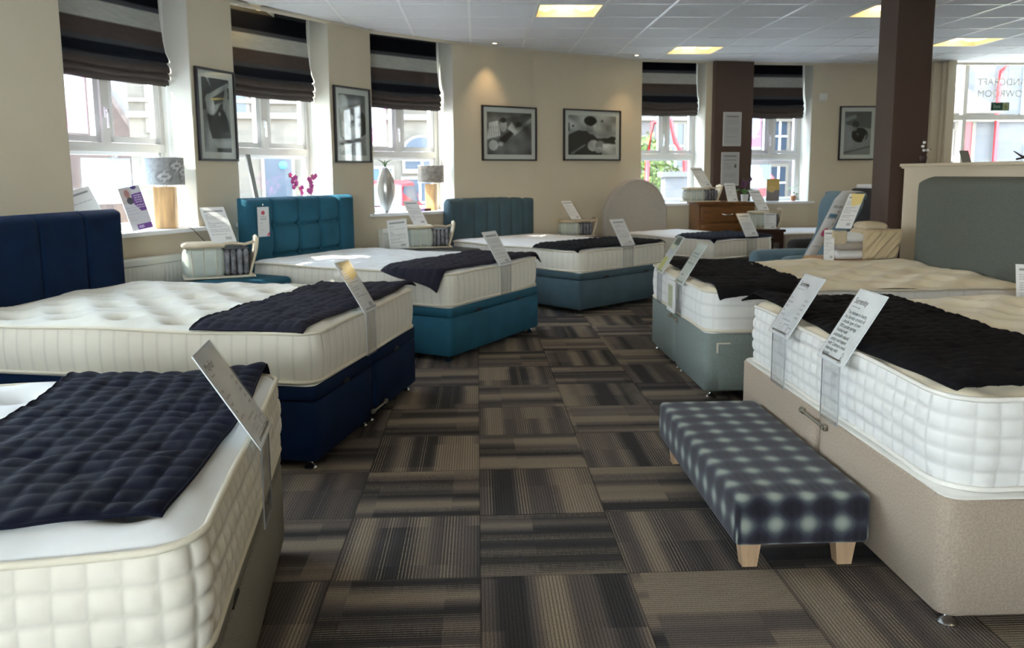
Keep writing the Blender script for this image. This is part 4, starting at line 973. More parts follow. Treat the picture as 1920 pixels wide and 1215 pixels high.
card(-0.90, 8.36, 0.579, A_(0), 'upright price card standing at the left end of the charcoal blanket box', 0.20, 0.30, 0.15, shear=-0.10)
sample(1.02, 9.86, 0.579, A_(6), 'small cut-open mattress corner on the maroon box', 0.42, 0.24, 0.20)
card(1.14, 9.86, 0.785, A_(0), 'price card on top of the sample on the maroon box', 0.16, 0.24, 0.35, shear=-0.45)

# ---------------------------------------------------------------- wooden chest and what stands on it
r = empty('chest_of_drawers', (2.86, 10.42, 0), A_(3), 'warm brown wooden chest of drawers below the far windows', 'chest of drawers')
q = MB(); q.box(0, 0.74, 0.02, 0.44, 0.06, 0.93); q.build('carcass', M['wood'], r)
q = MB(); q.rbox(-0.03, 0.77, -0.02, 0.46, 0.93, 0.962, 0.008, 3); q.build('top', M['wood'], r, True)
q = MB(); q.box(-0.015, 0.755, 0.0, 0.45, 0.0, 0.06); q.build('plinth', M['wood'], r)
for k, (z0, z1) in enumerate(((0.70, 0.90), (0.48, 0.68), (0.27, 0.46), (0.08, 0.25))):
    q = MB(); q.rbox(0.02, 0.72, 0.0, 0.03, z0, z1, 0.006, 3); o = q.build('drawer', M['wood'], r, True)
    z = (z0+z1)/2; k2 = MB(); k2.tube([(0.30, 0.0, z+0.01), (0.315, -0.02, z), (0.37, -0.026, z-0.006), (0.425, -0.02, z), (0.44, 0.0, z+0.01)], 0.006, 8); k2.build('handle', M['chrome'], o, True)
sample(2.72, 10.50, 0.963, A_(4), 'cut-open mattress corner standing on the wooden chest', 0.44, 0.24, 0.19)
card(2.88, 10.46, 1.155, A_(0), 'price card tilted on the sample on the wooden chest', 0.21, 0.26, 0.35, shear=-0.40)
card(3.23, 10.44, 0.963, A_(0), 'small upright price card on the right half of the wooden chest', 0.15, 0.21, 0.2, shear=-0.15)
def orchid(x, y, z, rz, label, petal, h=0.42, n=9, lean=0.12, fr=0.026):
    r = empty('potted_orchid', (x, y, z), rz, label, 'plant')
    q = MB(); q.lathe([(0.040, 0), (0.052, 0.085), (0.055, 0.09), (0.048, 0.09), (0.045, 0.08)], n=20); q.build('pot', M['white'], r, True, auto=40)
    q = MB()
    for k in range(6):
        a = k*1.05; L = 0.13; pts = []; 
        for s_ in (-1, 1):
            pass
        v = []; m_ = 7
        for i in range(m_):
            t = i/(m_-1); wd = 0.022*math.sin(math.pi*min(1, t*0.9+0.08)); cx, cy, cz = L*t*math.cos(a), L*t*math.sin(a), 0.085+0.07*math.sin(t*2.4)
            v += [(cx-wd*math.sin(a), cy+wd*math.cos(a), cz), (cx+wd*math.sin(a), cy-wd*math.cos(a), cz)]
        q.add(v, [(2*i, 2*i+1, 2*i+3, 2*i+2) for i in range(m_-1)])
    o = q.build('leaves', M['green'], r, True); md = o.modifiers.new('thick', 'SOLIDIFY'); md.thickness = 0.003
    for st in range(2):
        q = MB(); path = [(0.01*st+lean*(t**1.6)*(1 if st else -0.4), 0.02*st, 0.08+h*t-0.10*h*t*t) for t in np.linspace(0, 1, 10)]
        q.tube(path, 0.0028, 6); q.build('stem', M['green'], r, True)
        for k in range(n//2+1):
            t = 0.55+0.45*k/(n//2+0.01); j = min(9, int(t*9)); c = Vector(path[j])+Vector((random.uniform(-.045, .045), random.uniform(-.03, .02), random.uniform(-.03, .03)))
            f = MB()
            for pe in range(5):
                a = pe*2*math.pi/5+k; d = Vector((math.cos(a), -0.3, math.sin(a)))*fr; u = Vector((-math.sin(a), 0, math.cos(a)))*fr*0.5
                f.add([tuple(c), tuple(c+d*0.5+u), tuple(c+d), tuple(c+d*0.5-u)], [(0, 1, 2, 3)])
            f.build('flower', petal, r)
    return r
orchid(3.50, 10.60, 0.963, 0.3, 'dusky purple orchid on the wooden chest below the framed notices', M['purple'], 0.25, 8, 0.05, 0.035)
# low dark table with another sample
r = empty('low_table', (3.42, 9.95, 0), 0, 'low dark brown table just right of the wooden chest', 'table')
q = MB(); q.rbox(-0.02, 0.40, 0, 0.42, 0.60, 0.635, 0.006, 3); q.build('top', M['darkwood'], r, True)
for (px, py) in ((0, 0.02), (0.34, 0.02), (0, 0.36), (0.34, 0.36)):
    q = MB(); q.box(px, px+0.04, py, py+0.04, 0, 0.60); q.build('leg', M['darkwood'], r)
q = MB(); q.box(0.0, 0.38, 0.03, 0.40, 0.47, 0.60); q.build('apron', M['darkwood'], r)
sample(3.44, 10.08, 0.636, 0, 'cut-open mattress corner on the low dark table', 0.36, 0.22, 0.22)
card(3.50, 10.05, 0.865, 0, 'price card tilted above the sample on the low dark table', 0.19, 0.25, 0.3, shear=-0.35)
card(3.56, 9.99, 0.636, 0, 'small upright card in front of the sample on the low dark table', 0.15, 0.20, 0.1)

# small white bed behind the recliner
b = divan((3.86, 10.10), A_(0), 1.75, 0.95, 0.34, 'darkbrown', 'small single bed with dark base partly hidden behind the blue recliner', 'plain')
mattress((3.86, 10.10), A_(0), 1.75, 0.95, 0.35, 0.56, 'vert', ('white_fab', 'border_g'), 'white-topped single mattress with grey border, behind the blue recliner', dim=0.006, cell=(0.08, 1), amp=0.003, r=0.05)

# ---------------------------------------------------------------- recliners
def recliner(x, y, rz, label, fab, strip=True):
    r = empty('recliner', (x, y, 0), rz, label, 'armchair')    # faces local -x
    q = MB(); q.rbox(0.0, 0.62, 0.16, 0.62, 0.22, 0.50, 0.07, 6, puff=0.02); q.build('seat', M[fab], r, True)
    for y0 in (0.0, 0.62):
        q = MB(); q.rbox(-0.04, 0.70, y0, y0+0.17, 0.10, 0.60, 0.06, 6, puff=0.01); q.build('arm', M[fab], r, True)
    # back: padded, curved head roll, leaning away
    n = 22; m_ = 13; prof = []
    for i in range(n+1):
        t = i/n; z = 0.42+0.72*t; xx = 0.50+0.20*t; th = 0.075+0.035*math.sin(t*math.pi*2.6+0.5)
        prof.append((xx, z, th))
    for nm, s_ in (('backrest', 1),):
        P = []
        for side in range(0, 2*m_):
            a = 2*math.pi*side/(2*m_)
            P.append([(xx+math.copysign(abs(math.cos(a))**0.6, math.cos(a))*th*(1 if i not in (0, n) else 0.5), 0.395+math.copysign(abs(math.sin(a))**0.45, math.sin(a))*0.265*(1-0.25*(max(0, i/n-0.8)/0.2)**2), z+(0.02 if i == n else 0)) for i, (xx, z, th) in enumerate(prof)])
        P.append(P[0]); grid(nm, np.array(P), M[fab], r, True, flip=True)
    q = MB(); q.rbox(0.63, 0.80, 0.16, 0.63, 1.08, 1.16, 0.035, 5); q.build('head_roll', M[fab], r, True)
    q = MB(); q.rbox(-0.50, -0.06, 0.14, 0.64, 0.40, 0.50, 0.045, 5, puff=0.01); q.build('leg_rest', M[fab], r, True)
    if True:
        q = MB(); q.box(0.05, 0.65, 0.05, 0.74, 0.02, 0.24); q.build('frame', M['black'], r)
    return r
R1c = recliner(2.72, 6.95, A_(6), 'blue-grey upholstered recliner beyond the sage green bed, with long paper strip', 'blue_fab')
# long printed paper strip draped down the near side of the blue recliner
pth = [(3.50, 7.02, 1.165), (3.42, 6.99, 1.16), (3.33, 6.95, 1.09), (3.26, 6.92, 0.98), (3.19, 6.905, 0.86), (3.12, 6.90, 0.74), (3.05, 6.895, 0.63), (2.99, 6.89, 0.55)]
P = np.zeros((len(pth), 7, 3)); C = np.ones((len(pth), 7, 3))*0.66
for i, p in enumerate(pth):
    for j in range(7): P[i, j] = (p[0]-0.13-0.13*j/6*(1.0-0.3*i/7), p[1]-0.012*math.sin(j*0.5), p[2]+0.012*j/6)
def dense(P, a, b):
    from numpy import interp
    ny, nx = P.shape[:2]; Q = np.zeros((a, b, 3)); T = np.zeros((a, nx, 3))
    for j in range(nx):
        for k in range(3): T[:, j, k] = interp(np.linspace(0, ny-1, a), range(ny), P[:, j, k])
    for i in range(a):
        for k in range(3): Q[i, :, k] = interp(np.linspace(0, nx-1, b), range(nx), T[i, :, k])
    return Q
Q = dense(P, 80, 20); Cc = canvas(20, 80, G(0.66)); lines(Cc, .15, .85, [.35, .40, .47, .53, .72, .76], G(.35), th=0.02); ell(Cc, .5, .62, .22, .04, (0.55, 0.06, 0.18)); rect(Cc, .2, .44, .8, .47, (0.08, 0.2, 0.3))
r = empty('paper_strip', (0, 0, 0), 0, 'long white printed paper strip draped over the blue-grey recliner', 'label strip'); 
o = grid('printed_strip', Q, M['paint'], r, True, Cc); md = o.modifiers.new('thick', 'SOLIDIFY'); md.thickness = 0.003
recliner(3.60, 8.15, A_(10), 'charcoal recliner behind the blue-grey one, with a white head cover', 'char_fab')
q = MB(); q.rbox(0.66, 0.84, 0.30, 0.58, 1.155, 1.20, 0.018, 4); r = empty('head_cover', (3.60, 8.15, 0), A_(10), 'white cloth laid over the top of the charcoal recliner', 'cloth'); q.build('cloth', M['white'], r, True)

# ---------------------------------------------------------------- bedside cabinets and bagged bedding on the right
r = empty('bedside_cabinet', (2.74, 6.25, 0), 0, 'oak bedside cabinet under the bagged bedding beyond the sage bed', 'cabinet')
q = MB(); q.box(0, 0.52, 0.0, 0.42, 0.05, 0.62); q.build('carcass', M['oak'], r); q = MB(); q.rbox(-0.02, 0.54, -0.015, 0.43, 0.62, 0.65, 0.006, 3); q.build('top', M['oak'], r, True)
q = MB(); q.rbox(0.02, 0.50, -0.012, 0.004, 0.36, 0.58, 0.004, 3); q.build('drawer', M['oak'], r, True)
M['quilt'] = mat('pale_gold_quilt', (0.58, 0.46, 0.28), 0.55, noise=0.08, nscale=7, sheen=0.3)
def bagged(x, y, z, label):
    r = empty('bedding_bundle', (x, y, z), 0, label, 'bedding')
    # folded quilt: rounded block with diagonal creases
    n = 60; 
    X, Z = np.meshgrid(np.linspace(0, 1, 46), np.linspace(0, 1, 34))
    def skin(nm, f, m_):
        P = np.array([[f(X[i, j], Z[i, j]) for j in range(46)] for i in range(34)]); return grid(nm, P, m_, r, True)
    def front(a, b):
        e = (1-(2*a-1)**8)*(1-(2*b-1)**8); cr = 0.010*math.sin(18*a-13*b)+0.007*math.sin(33*a-20*b+2)
        w = 0.27+0.04*b; return (0.22+w*a, -0.02-0.045*e**0.5-cr*e, 0.0+(0.24-0.03*a*0)*b)
    skin('quilt_front', front, M['quilt'])
    q = MB(); q.rbox(0.225, 0.50, -0.01, 0.28, 0.002, 0.235, 0.05, 5, puff=0.02); q.build('folded_quilt', M['quilt'], r, True)
    q = MB(); q.rbox(0.24, 0.43, 0.0, 0.22, 0.225, 0.285, 0.03, 5, puff=0.012); q.build('rolled_pillow', M['calico'], r, True)
    for k in range(3):
        q = MB(); q.rbox(0.02+0.012*k, 0.26, 0.0, 0.25, 0.004+0.068*k, 0.066+0.068*k, 0.026, 5, puff=0.008); q.build('folded_layer', M['stone_fab' if k % 2 else 'white_fab'], r, True)
    q = MB(); q.rbox(-0.02, 0.10, -0.01, 0.02, 0.12, 0.23, 0.02, 4); q.build('folded_corner', M['calico'], r, True)
    return r
bagged(2.80, 6.28, 0.651, 'bundle of pale gold folded bedding on the oak bedside cabinet')
card(2.775, 6.22, 0.905, A_(0), 'card with a yellow reflection leaning over the bundle of folded bedding', 0.12, 0.32, 0.3, kind='yellowcorner', shear=0.85)
card(2.685, 6.20, 0.655, A_(0), 'narrow white swing tag with a red spot hanging by the folded bedding', 0.075, 0.22, 0.1, shear=0.28)
r = empty('bedside_cabinet', (2.93, 4.05, 0), 0, 'low wooden cabinet between the heads of the two right-hand beds', 'cabinet')
q = MB(); q.box(0, 0.44, 0.0, 0.54, 0.04, 0.545); q.build('carcass', M['oak'], r); q = MB(); q.rbox(-0.02, 0.455, -0.01, 0.56, 0.545, 0.575, 0.005, 3); q.build('top', M['oak'], r, True)
card(2.955, 4.30, 0.577, A_(0), 'white card at the right edge of the picture on the low wooden cabinet', 0.16, 0.24, 0.25, kind='bars', shear=0.35)

# ---------------------------------------------------------------- low cream partition with cap
q = MB(); q.box(3.425, 3.53, -1.0, 6.46, 0, 1.36); o = q.build('partition', M['trimc']); tag(o, 'low cream partition wall behind the right-hand headboards', 'partition')
pt_cream = mat('partition_paint', (0.62, 0.53, 0.39), 0.7); o.data.materials[0] = pt_cream
q = MB(); q.rbox(3.395, 3.56, -1.0, 6.485, 1.372, 1.398, 0.008, 4); k = q.build('cap_moulding', pt_cream, o, True); q = MB(); q.box(3.408, 3.547, -1.0, 6.472, 1.36, 1.374); q.build('cap_bead', pt_cream, k)
# things on the partition
r = empty('potted_orchid', (3.47, 6.27, 1.399), 0, 'dark orchid with white flowers on the partition, against the brown column', 'plant')
q = MB(); q.lathe([(0.02, 0), (0.028, 0.05), (0.026, 0.055)], n=14); q.build('pot', M['plantd'], r, True)
q = MB(); q.tube([(0, 0, 0.05), (0.01, 0, 0.12), (-0.02, 0, 0.20), (-0.05, 0, 0.22)], 0.003, 6); q.tube([(0, 0, 0.05), (0.04, 0, 0.10), (0.055, 0, 0.11)], 0.003, 6); q.build('stem', M['plantd'], r, True)
for dx, dz in ((-0.01, 0.13), (0.0, 0.16), (0.03, 0.10), (0.0, 0.10)):
    q = MB(); q.rbox(dx-0.012, dx+0.012, -0.01, 0.004, dz-0.010, dz+0.010, 0.008, 3); q.build('flower', M['white'], r, True)
r = empty('greeting_card', (3.47, 5.75, 1.399), A_(20), 'grey folded card standing on the partition in front of the shop window', 'card')
q = MB(); q.add([(0, 0, 0), (0.09, 0, 0), (0.075, 0.02, 0.085), (-0.015, 0.02, 0.085), (0, 0.003, 0), (0.09, 0.003, 0), (0.075, 0.023, 0.085), (-0.015, 0.023, 0.085)], [(0,1,2,3), (7,6,5,4), (0,4,5,1), (1,5,6,2), (2,6,7,3), (3,7,4,0)]); q.build('board', mat('grey_card', (0.25, 0.24, 0.22), 0.8), r)
r = empty('driftwood', (3.46, 5.0, 1.399), 0, 'dark twisted ornament lying on the partition at the right edge', 'ornament')
q = MB(); q.tube([(-0.12, 0, 0.06), (-0.07, 0, 0.03), (-0.04, 0, 0.018), (0.02, 0, 0.035), (0.09, 0.0, 0.03), (0.16, 0, 0.02)], [0.003, 0.006, 0.014, 0.022, 0.022, 0.012], 10); q.tube([(-0.10, 0, 0.01), (-0.05, 0, 0.02)], 0.006, 8); q.build('twisted_branch', M['plantd'], r, True)

# ---------------------------------------------------------------- framed photographs
def framed(x, y, rz, z0, w, h, label, img, fw=0.018, mount=0.055):
    r = empty('framed_photograph', (x, y, z0), rz, label, 'picture', 'black framed monochrome photographs'); d = 0.028
    q = MB(); q.box(0, w, -d, -0.002, 0, fw); q.box(0, w, -d, -0.002, h-fw, h); q.box(0, fw, -d, -0.002, fw, h-fw); q.box(w-fw, w, -d, -0.002, fw, h-fw); q.build('frame', M['pblack'], r)
    q = MB(); q.box(fw, w-fw, -0.012, -0.003, fw, h-fw); q.build('mount', M['mount'], r)
    picture('print', img, r, frame_mtx((fw+mount, -0.0125, fw+mount), (1, 0, 0), (0, 0, 1)), w-2*(fw+mount), h-2*(fw+mount))
    q = MB(); q.box(fw, w-fw, -0.018, -0.0165, fw, h-fw); q.build('glazing', M['glass'], r)
    return r
D = lambda v: G(v)
def grainy(a):      # soft tonal variation of a photographic print
    X, Y = XY(a); t = np.zeros(X.shape)
    for k in range(14):
        fx, fy = rng.normal(0, 9, 2); t += np.sin(fx*X+fy*Y+6.3*rng.random())/14*1.6
    return a*np.clip(1+0.9*t, 0.45, 1.7)[..., None]
def img1():   # person in dark polo shirt seen from above, on a frame
    a = canvas(84, 130, D(.30)); rect(a, 0, .0, 1, .55, D(.33)); poly(a, [(0, .55), (1, .75), (1, 1), (0, 1)], D(.06)); poly(a, [(.25, .78), (.95, .96), (1, .90), (.32, .72)], D(.42)); poly(a, [(.15, 1), (.35, .85), (.25, 1)], D(.3))
    poly(a, [(.15, .52), (.40, .50), (.70, .68), (.90, .45), (1, .20), (.30, .18), (.18, .35)], D(.035)); ell(a, .28, .63, .15, .13, D(.45), -.3); ell(a, .24, .70, .13, .08, D(.38)); poly(a, [(.80, .55), (.95, .80), (.88, .95), (.78, .75), (.72, .6)], D(.42))
    poly(a, [(.30, .72), (.85, .755), (.85, .73), (.30, .70)], (.62, .50, .22)); poly(a, [(.35, .14), (1, .16), (1, .08), (.5, .03)], D(.42)); rect(a, .45, 0, 1, .06, D(.04)); ell(a, .60, .52, .04, .025, D(.35)); poly(a, [(.0, .5), (.15, .5), (.3, .0), (.0, .0)], D(.32))
    return speck(blur(grainy(a), 2), .25)
def img2():   # hands at work against a pale panel
    a = canvas(84, 130, D(.16)); poly(a, [(0, .08), (1, .36), (1, 0), (0, 0)], D(.33)); poly(a, [(0, .08), (1, .36), (1, .34), (0, .05)], D(.5)); ell(a, .5, .66, .22, .12, D(.03)); ell(a, .86, .52, .16, .2, D(.02)); ell(a, .14, .86, .2, .12, D(.42)); poly(a, [(0, .8), (.3, .88), (.34, .78), (.05, .68)], D(.45))
    ell(a, .44, .62, .09, .05, D(.45)); poly(a, [(.1, .55), (.4, .52), (.7, .42), (.75, .30), (.45, .22), (.1, .3)], D(.36)); ell(a, .45, .36, .14, .08, D(.55), -.9); ell(a, .36, .42, .1, .1, D(.08)); ell(a, .40, .40, .07, .06, D(.4)); poly(a, [(0, .3), (.35, .2), (.2, .08), (0, .1)], D(.45)); rect(a, .0, .17, .15, .2, D(.05))
    return speck(blur(grainy(a), 2), .2)
def img3():   # man leaning over a spring unit
    a = canvas(120, 92, D(.13)); poly(a, [(0, .75), (1, 1), (0, 1)], D(.22)); poly(a, [(.25, .25), (1, .75), (1, 0), (.1, 0)], D(.16)); poly(a, [(.55, .55), (1, .9), (1, .8), (.6, .45)], D(.3)); poly(a, [(0, .35), (.05, .75), (.25, .8), (.3, .45)], D(.50))
    for k in range(5): poly(a, [(.05+.05*k, .36), (.03+.05*k, .76), (.04+.05*k, .77), (.065+.05*k, .37)], D(.25))
    ell(a, .36, .68, .075, .15, D(.36)); ell(a, .36, .81, .07, .06, D(.03)); poly(a, [(.24, .35), (.40, .28), (.62, .55), (.55, .62), (.42, .5)], D(.015)); ell(a, .70, .72, .07, .06, D(.03)); poly(a, [(.45, .62), (.55, .78), (.68, .52), (.60, .5)], D(.42)); ell(a, .14, .22, .10, .12, D(.5)); ell(a, .3, .25, .06, .05, D(.4))
    for k in range(9): poly(a, [(.35+.09*k, 0), (.95+.09*k, .6), (.965+.09*k, .6), (.365+.09*k, 0)], D(.10))
    return speck(blur(grainy(a), 2), .35)
def img4():   # man in profile stitching
    a = canvas(120, 92, D(.44)); poly(a, [(0, .5), (.2, .62), (.45, .6), (.6, .42), (.95, .45), (1, .28), (.70, .30), (.70, 0), (0, 0)], D(.02)); ell(a, .49, .72, .12, .20, D(.30)); ell(a, .45, .86, .13, .12, D(.015)); poly(a, [(.34, .78), (.55, .95), (.60, .85), (.47, .72)], D(.015)); ell(a, .56, .66, .04, .12, D(.42)); poly(a, [(.45, .55), (.6, .5), (.55, .6)], D(.35))
    ell(a, .52, .24, .12, .14, D(.42)); ell(a, .66, .25, .1, .12, D(.2)); ell(a, .64, .13, .08, .08, D(.4)); rect(a, .72, .02, 1, .28, D(.46)); ell(a, .92, .42, .08, .06, D(.02)); ell(a, .1, .72, .025, .03, D(.04)); ell(a, .7, .86, .025, .03, D(.06)); rect(a, .0, .60, .03, .8, D(.08)); poly(a, [(.05, .05), (.35, .28), (.36, .25), (.1, .02)], D(.25)); rect(a, .78, .62, .9, .76, D(.34))
    return speck(blur(grainy(a), 2), .2)
def img5():
    a = canvas(84, 124, D(.30)); poly(a, [(0, .7), (0, 1), (1, 1), (1, .6)], D(.13)); poly(a, [(0, .85), (.4, .93), (.45, .85), (.0, .75)], D(.28)); poly(a, [(0, .78), (.3, .45), (.35, .2), (0, .05)], D(.34)); ell(a, .42, .70, .13, .08, D(.04)); ell(a, .58, .46, .30, .17, D(.004)); ell(a, .40, .60, .07, .05, D(.2)); ell(a, .75, .36, .14, .03, D(.28), .9); poly(a, [(0, .06), (1, .22), (1, .18), (0, .03)], D(.16)); ell(a, .5, .48, .05, .03, D(.12))
    return speck(blur(a, 2), .2)
def on_wall(i, t0): a, b = Vector(WP[i]), Vector(WP[i+1]); d = (b-a).normalized(); p = a+d*t0-nrm(i)*0.0; return p.x, p.y, math.atan2(d.y, d.x)
x, y, rz = on_wall(9, 0.035); framed(x, y, rz, 1.465, 0.49, 0.745, 'portrait photograph of a person in a dark shirt holding a wooden frame', img1())
x, y, rz = on_wall(11, 0.035); framed(x, y, rz, 1.465, 0.545, 0.745, 'portrait photograph of hands at work beside a pale diagonal panel', img2())
x, y, rz = on_wall(13, 0.375); framed(x, y, rz, 1.495, 0.80, 0.635, 'landscape photograph of a man leaning over a spring unit, left of the pair', img3())
x, y, rz = on_wall(14, 0.435); framed(x, y, rz, 1.50, 0.90, 0.635, 'landscape photograph of a dark-haired man stitching, right of the pair', img4())
framed(5.0, 11.232, 0, 1.495, 0.52, 0.735, 'portrait photograph half hidden by the brown column at the far right', img5())
# notices on the brown pillar
def notice(x, z0, label, fn):
    r = empty('framed_notice', (x, Vector(WP[17]).y-0.076+(x-3.16)*0.214, z0), math.atan2(0.12, 0.56), label, 'notice'); w, h = 0.27, 0.45
    q = MB(); q.rbox(0, w, -0.014, 0, 0, h, 0.006, 3); q.build('frame', M['mount'], r, True); picture('printed_notice', fn, r, frame_mtx((0.012, -0.0148, 0.012), (1, 0, 0), (0, 0, 1)), w-0.024, h-0.024)
a = canvas(60, 96, G(.42)); rect(a, .15, .86, .85, .91, G(.18)); lines(a, .12, .88, [.76, .71, .66, .61, .52, .47, .42, .37, .26, .12], G(.30), gaps=False, th=.02)
notice(3.30, 1.69, 'upper framed notice on the brown pilaster between the far windows', a)
a = canvas(60, 96, G(.42)); rect(a, .12, .88, .85, .92, G(.2)); rect(a, .12, .76, .85, .79, G(.25)); lines(a, .12, .60, [.66, .61, .56, .51], G(.28), gaps=False, th=.02); ell(a, .8, .6, .06, .06, (.12, .12, .03)); ell(a, .8, .56, .08, .03, G(.12)); lines(a, .12, .85, [.36, .31, .26, .12], G(.30), gaps=False, th=.02)
notice(3.285, 1.16, 'lower framed notice with a small dark figure on the brown pilaster', a)
q = MB(); q.rbox(0, 0.11, -0.04, 0, 0, 0.10, 0.012, 4); r = empty('wall_sensor', (4.70, 11.235, 2.30), 0, 'small white alarm sensor on the wall right of the far striped blind', 'sensor'); q.build('casing', M['rad'], r, True)
q = MB(); q.lathe([(0.018, 0), (0.02, 0.01)], 0, 0, 14); o = q.build('lens', M['white'], r, True); o.rotation_euler = (math.pi/2, 0, 0); o.location = (0.055, -0.04, 0.04)

# exit sign hanging from the ceiling near the shop window
r = empty('exit_sign', (6.74, 10.6, 2.115), 0, 'green and cream hanging exit sign in front of the shop window', 'sign')
q = MB(); q.box(0, 0.235, 0, 0.02, 0, 0.105); q.build('housing', mat('exit_green', (0.01, 0.06, 0.045), 0.4), r)
a = canvas(80, 36, (0.01, 0.075, 0.055)); rect(a, .62, 0, 1, 1, (0.30, 0.34, 0.18)); ell(a, .80, .78, .03, .09, (.10, .16, .06)); poly(a, [(.76, .35), (.79, .68), (.83, .68), (.84, .35), (.88, .1), (.84, .1), (.80, .32), (.75, .1), (.71, .14)], (.10, .16, .06)); poly(a, [(.71, .5), (.76, .62), (.86, .55), (.9, .62), (.86, .45), (.78, .5)], (.10, .16, .06)); rect(a, .92, .05, .97, .95, (.12, .18, .08))
picture('sign_face', a, r, frame_mtx((0.0, -0.001, 0.0), (1, 0, 0), (0, 0, 1)), 0.235, 0.105)
text_mesh('lettering', 'Exit', 0.06, mat('exit_letter', (0.5, 0.62, 0.5), 0.5), r, frame_mtx((0.022, -0.003, 0.035), (1, 0, 0), (0, 0, 1)))
for x in (0.03, 0.2):
    q = MB(); q.tube([(x, 0.01, 0.105), (x, 0.01, CZ-2.115)], 0.002, 6); q.build('hanging_wire', M['chrome'], r)

# ---------------------------------------------------------------- radiators
def radiator(i, t0, L, label, z0=0.28, z1=0.75):
    x, y, rz = on_wall(i, t0); n = 0
    r = empty('radiator', (x, y, 0), rz, label, 'radiator', 'white panel radiators under the windows')
    nx = int(L/0.0075); X, Z = np.meshgrid(np.linspace(0, L, nx), np.linspace(z0, z1-0.05, 12)); Dp = -0.105-0.008*(np.abs(np.sin(math.pi*X/0.040))**0.5)*((Z > z0+0.03) & (Z < z1-0.08))
    grid('ribbed_panel', np.stack([X, Dp, Z], -1), M['rad'], r)
    q = MB(); q.box(0, L, -0.104, -0.035, z0, z1-0.05); q.build('body', M['rad'], r)
    q = MB(); q.rbox(-0.006, L+0.006, -0.118, -0.03, z1-0.055, z1, 0.008, 3); g = q.build('top_grille', M['rad'], r, True)
    q = MB(); q.tube([(L+0.02, -0.07, z0+0.05), (L+0.02, -0.07, 0.0)], 0.008, 8); q.lathe([(0.02, z0+0.05), (0.022, z0+0.12), (0.015, z0+0.14)], L+0.02, -0.07, 14); q.build('valve', M['white'], r, True)
    q = MB(); q.box(0.1, 0.14, -0.04, 0.0, z0+0.05, z1-0.1); q.box(L-0.14, L-0.1, -0.04, 0.0, z0+0.05, z1-0.1); q.build('bracket', M['rad'], r)
radiator(8, 0.10, 1.00, 'white panel radiator below the nearest window, behind the navy headboard')
radiator(12, 0.02, 0.62, 'white panel radiator below the third window, behind the charcoal blanket box', 0.28, 0.78)

# ---------------------------------------------------------------- things in the windows
def wl_(num, x, y, z=0.0):
    r, L, rz, a = BAY[num]; c, s = math.cos(rz), math.sin(rz); return (a.x+c*x-s*y, a.y+s*x+c*y, z)
def wrz(num): return BAY[num][2]
S0 = SILL+0.001
def poster(num, x0, z0, w, h, img, label, cat='poster', d=0.329, txt=None):
    # printed face outwards; from the room the paper shows the print through, mirrored
    r = empty('window_poster', wl_(num, x0, d), wrz(num), label, cat); r.location.z = z0
    picture('printed_sheet', img, r, frame_mtx((0, 0, 0), (1, 0, 0), (0, 0, 1)), w, h, M['posterm'])
    if txt: text_mesh('lettering', txt, 0.085, M['white'], r, frame_mtx((w*0.93, -0.0015, h*0.66), (0.8, 0, -0.6), (0.6, 0, 0.8)), 'LEFT', True)
    return r
def trans_paint():
    m = bpy.data.materials.new('backlit_paper'); m.use_nodes = True; n = m.node_tree; n.nodes.clear(); o = n.nodes.new('ShaderNodeOutputMaterial')
    a = n.nodes.new('ShaderNodeAttribute'); a.attribute_name = 'Col'; d = n.nodes.new('ShaderNodeBsdfDiffuse'); t = n.nodes.new('ShaderNodeBsdfTranslucent'); x = n.nodes.new('ShaderNodeMixShader'); x.inputs[0].default_value = 0.6
    n.links.new(a.outputs['Color'], d.inputs[0]); n.links.new(a.outputs['Color'], t.inputs[0]); n.links.new(d.outputs[0], x.inputs[1]); n.links.new(t.outputs[0], x.inputs[2]); n.links.new(x.outputs[0], o.inputs[0]); return m
M['posterm'] = trans_paint()
def pinkposter():
    a = canvas(50, 80, (0.62, 0.16, 0.42)); ell(a, .45, .72, .46, .36, (0.45, 0.52, 0.80)); ell(a, .5, .70, .22, .26, (0.60, 0.68, 0.85)); lines(a, .1, .9, [.38, .33, .28, .24], (0.85, 0.6, 0.75), th=.012); rect(a, 0, 0, 1, .06, (.6, .6, .8)); rect(a, .0, .0, .06, .6, (.7, .6, .85)); return blur(a, 1)
def newposter():
    a = canvas(60, 56, (0.60, 0.78, 0.90)); poly(a, [(.45, 1), (1, 1), (1, .3), (.7, .35)], (0.20, 0.42, 0.75)); poly(a, [(.1, .25), (.12, .9), (.6, .85), (.65, .25)], (0.72, 0.84, 0.90)); rect(a, 0, .9, .5, 1, (.4, .55, .7)); rect(a, .1, 0, .7, .25, (.85, .9, .92)); return blur(a, 1)
poster(1, 0.14, 1.66, 0.30, 0.50, pinkposter(), 'pink and blue poster on the glass of the nearest window')
poster(1, 0.36, 1.14, 0.44, 0.34, newposter(), 'pale blue NEW poster seen from behind in the lower pane of the nearest window', txt='NEW')
poster(3, 0.10, 1.66, 0.30, 0.50, pinkposter(), 'pink and blue poster on the glass above the silver vase')
poster(5, 0.06, 1.66, 0.26, 0.48, pinkposter(), 'pink and blue poster on the glass of the far window right of the brown pilaster')
poster(5, 0.14, 1.12, 0.34, 0.32, newposter(), 'pale blue poster low in the far window right of the brown pilaster')
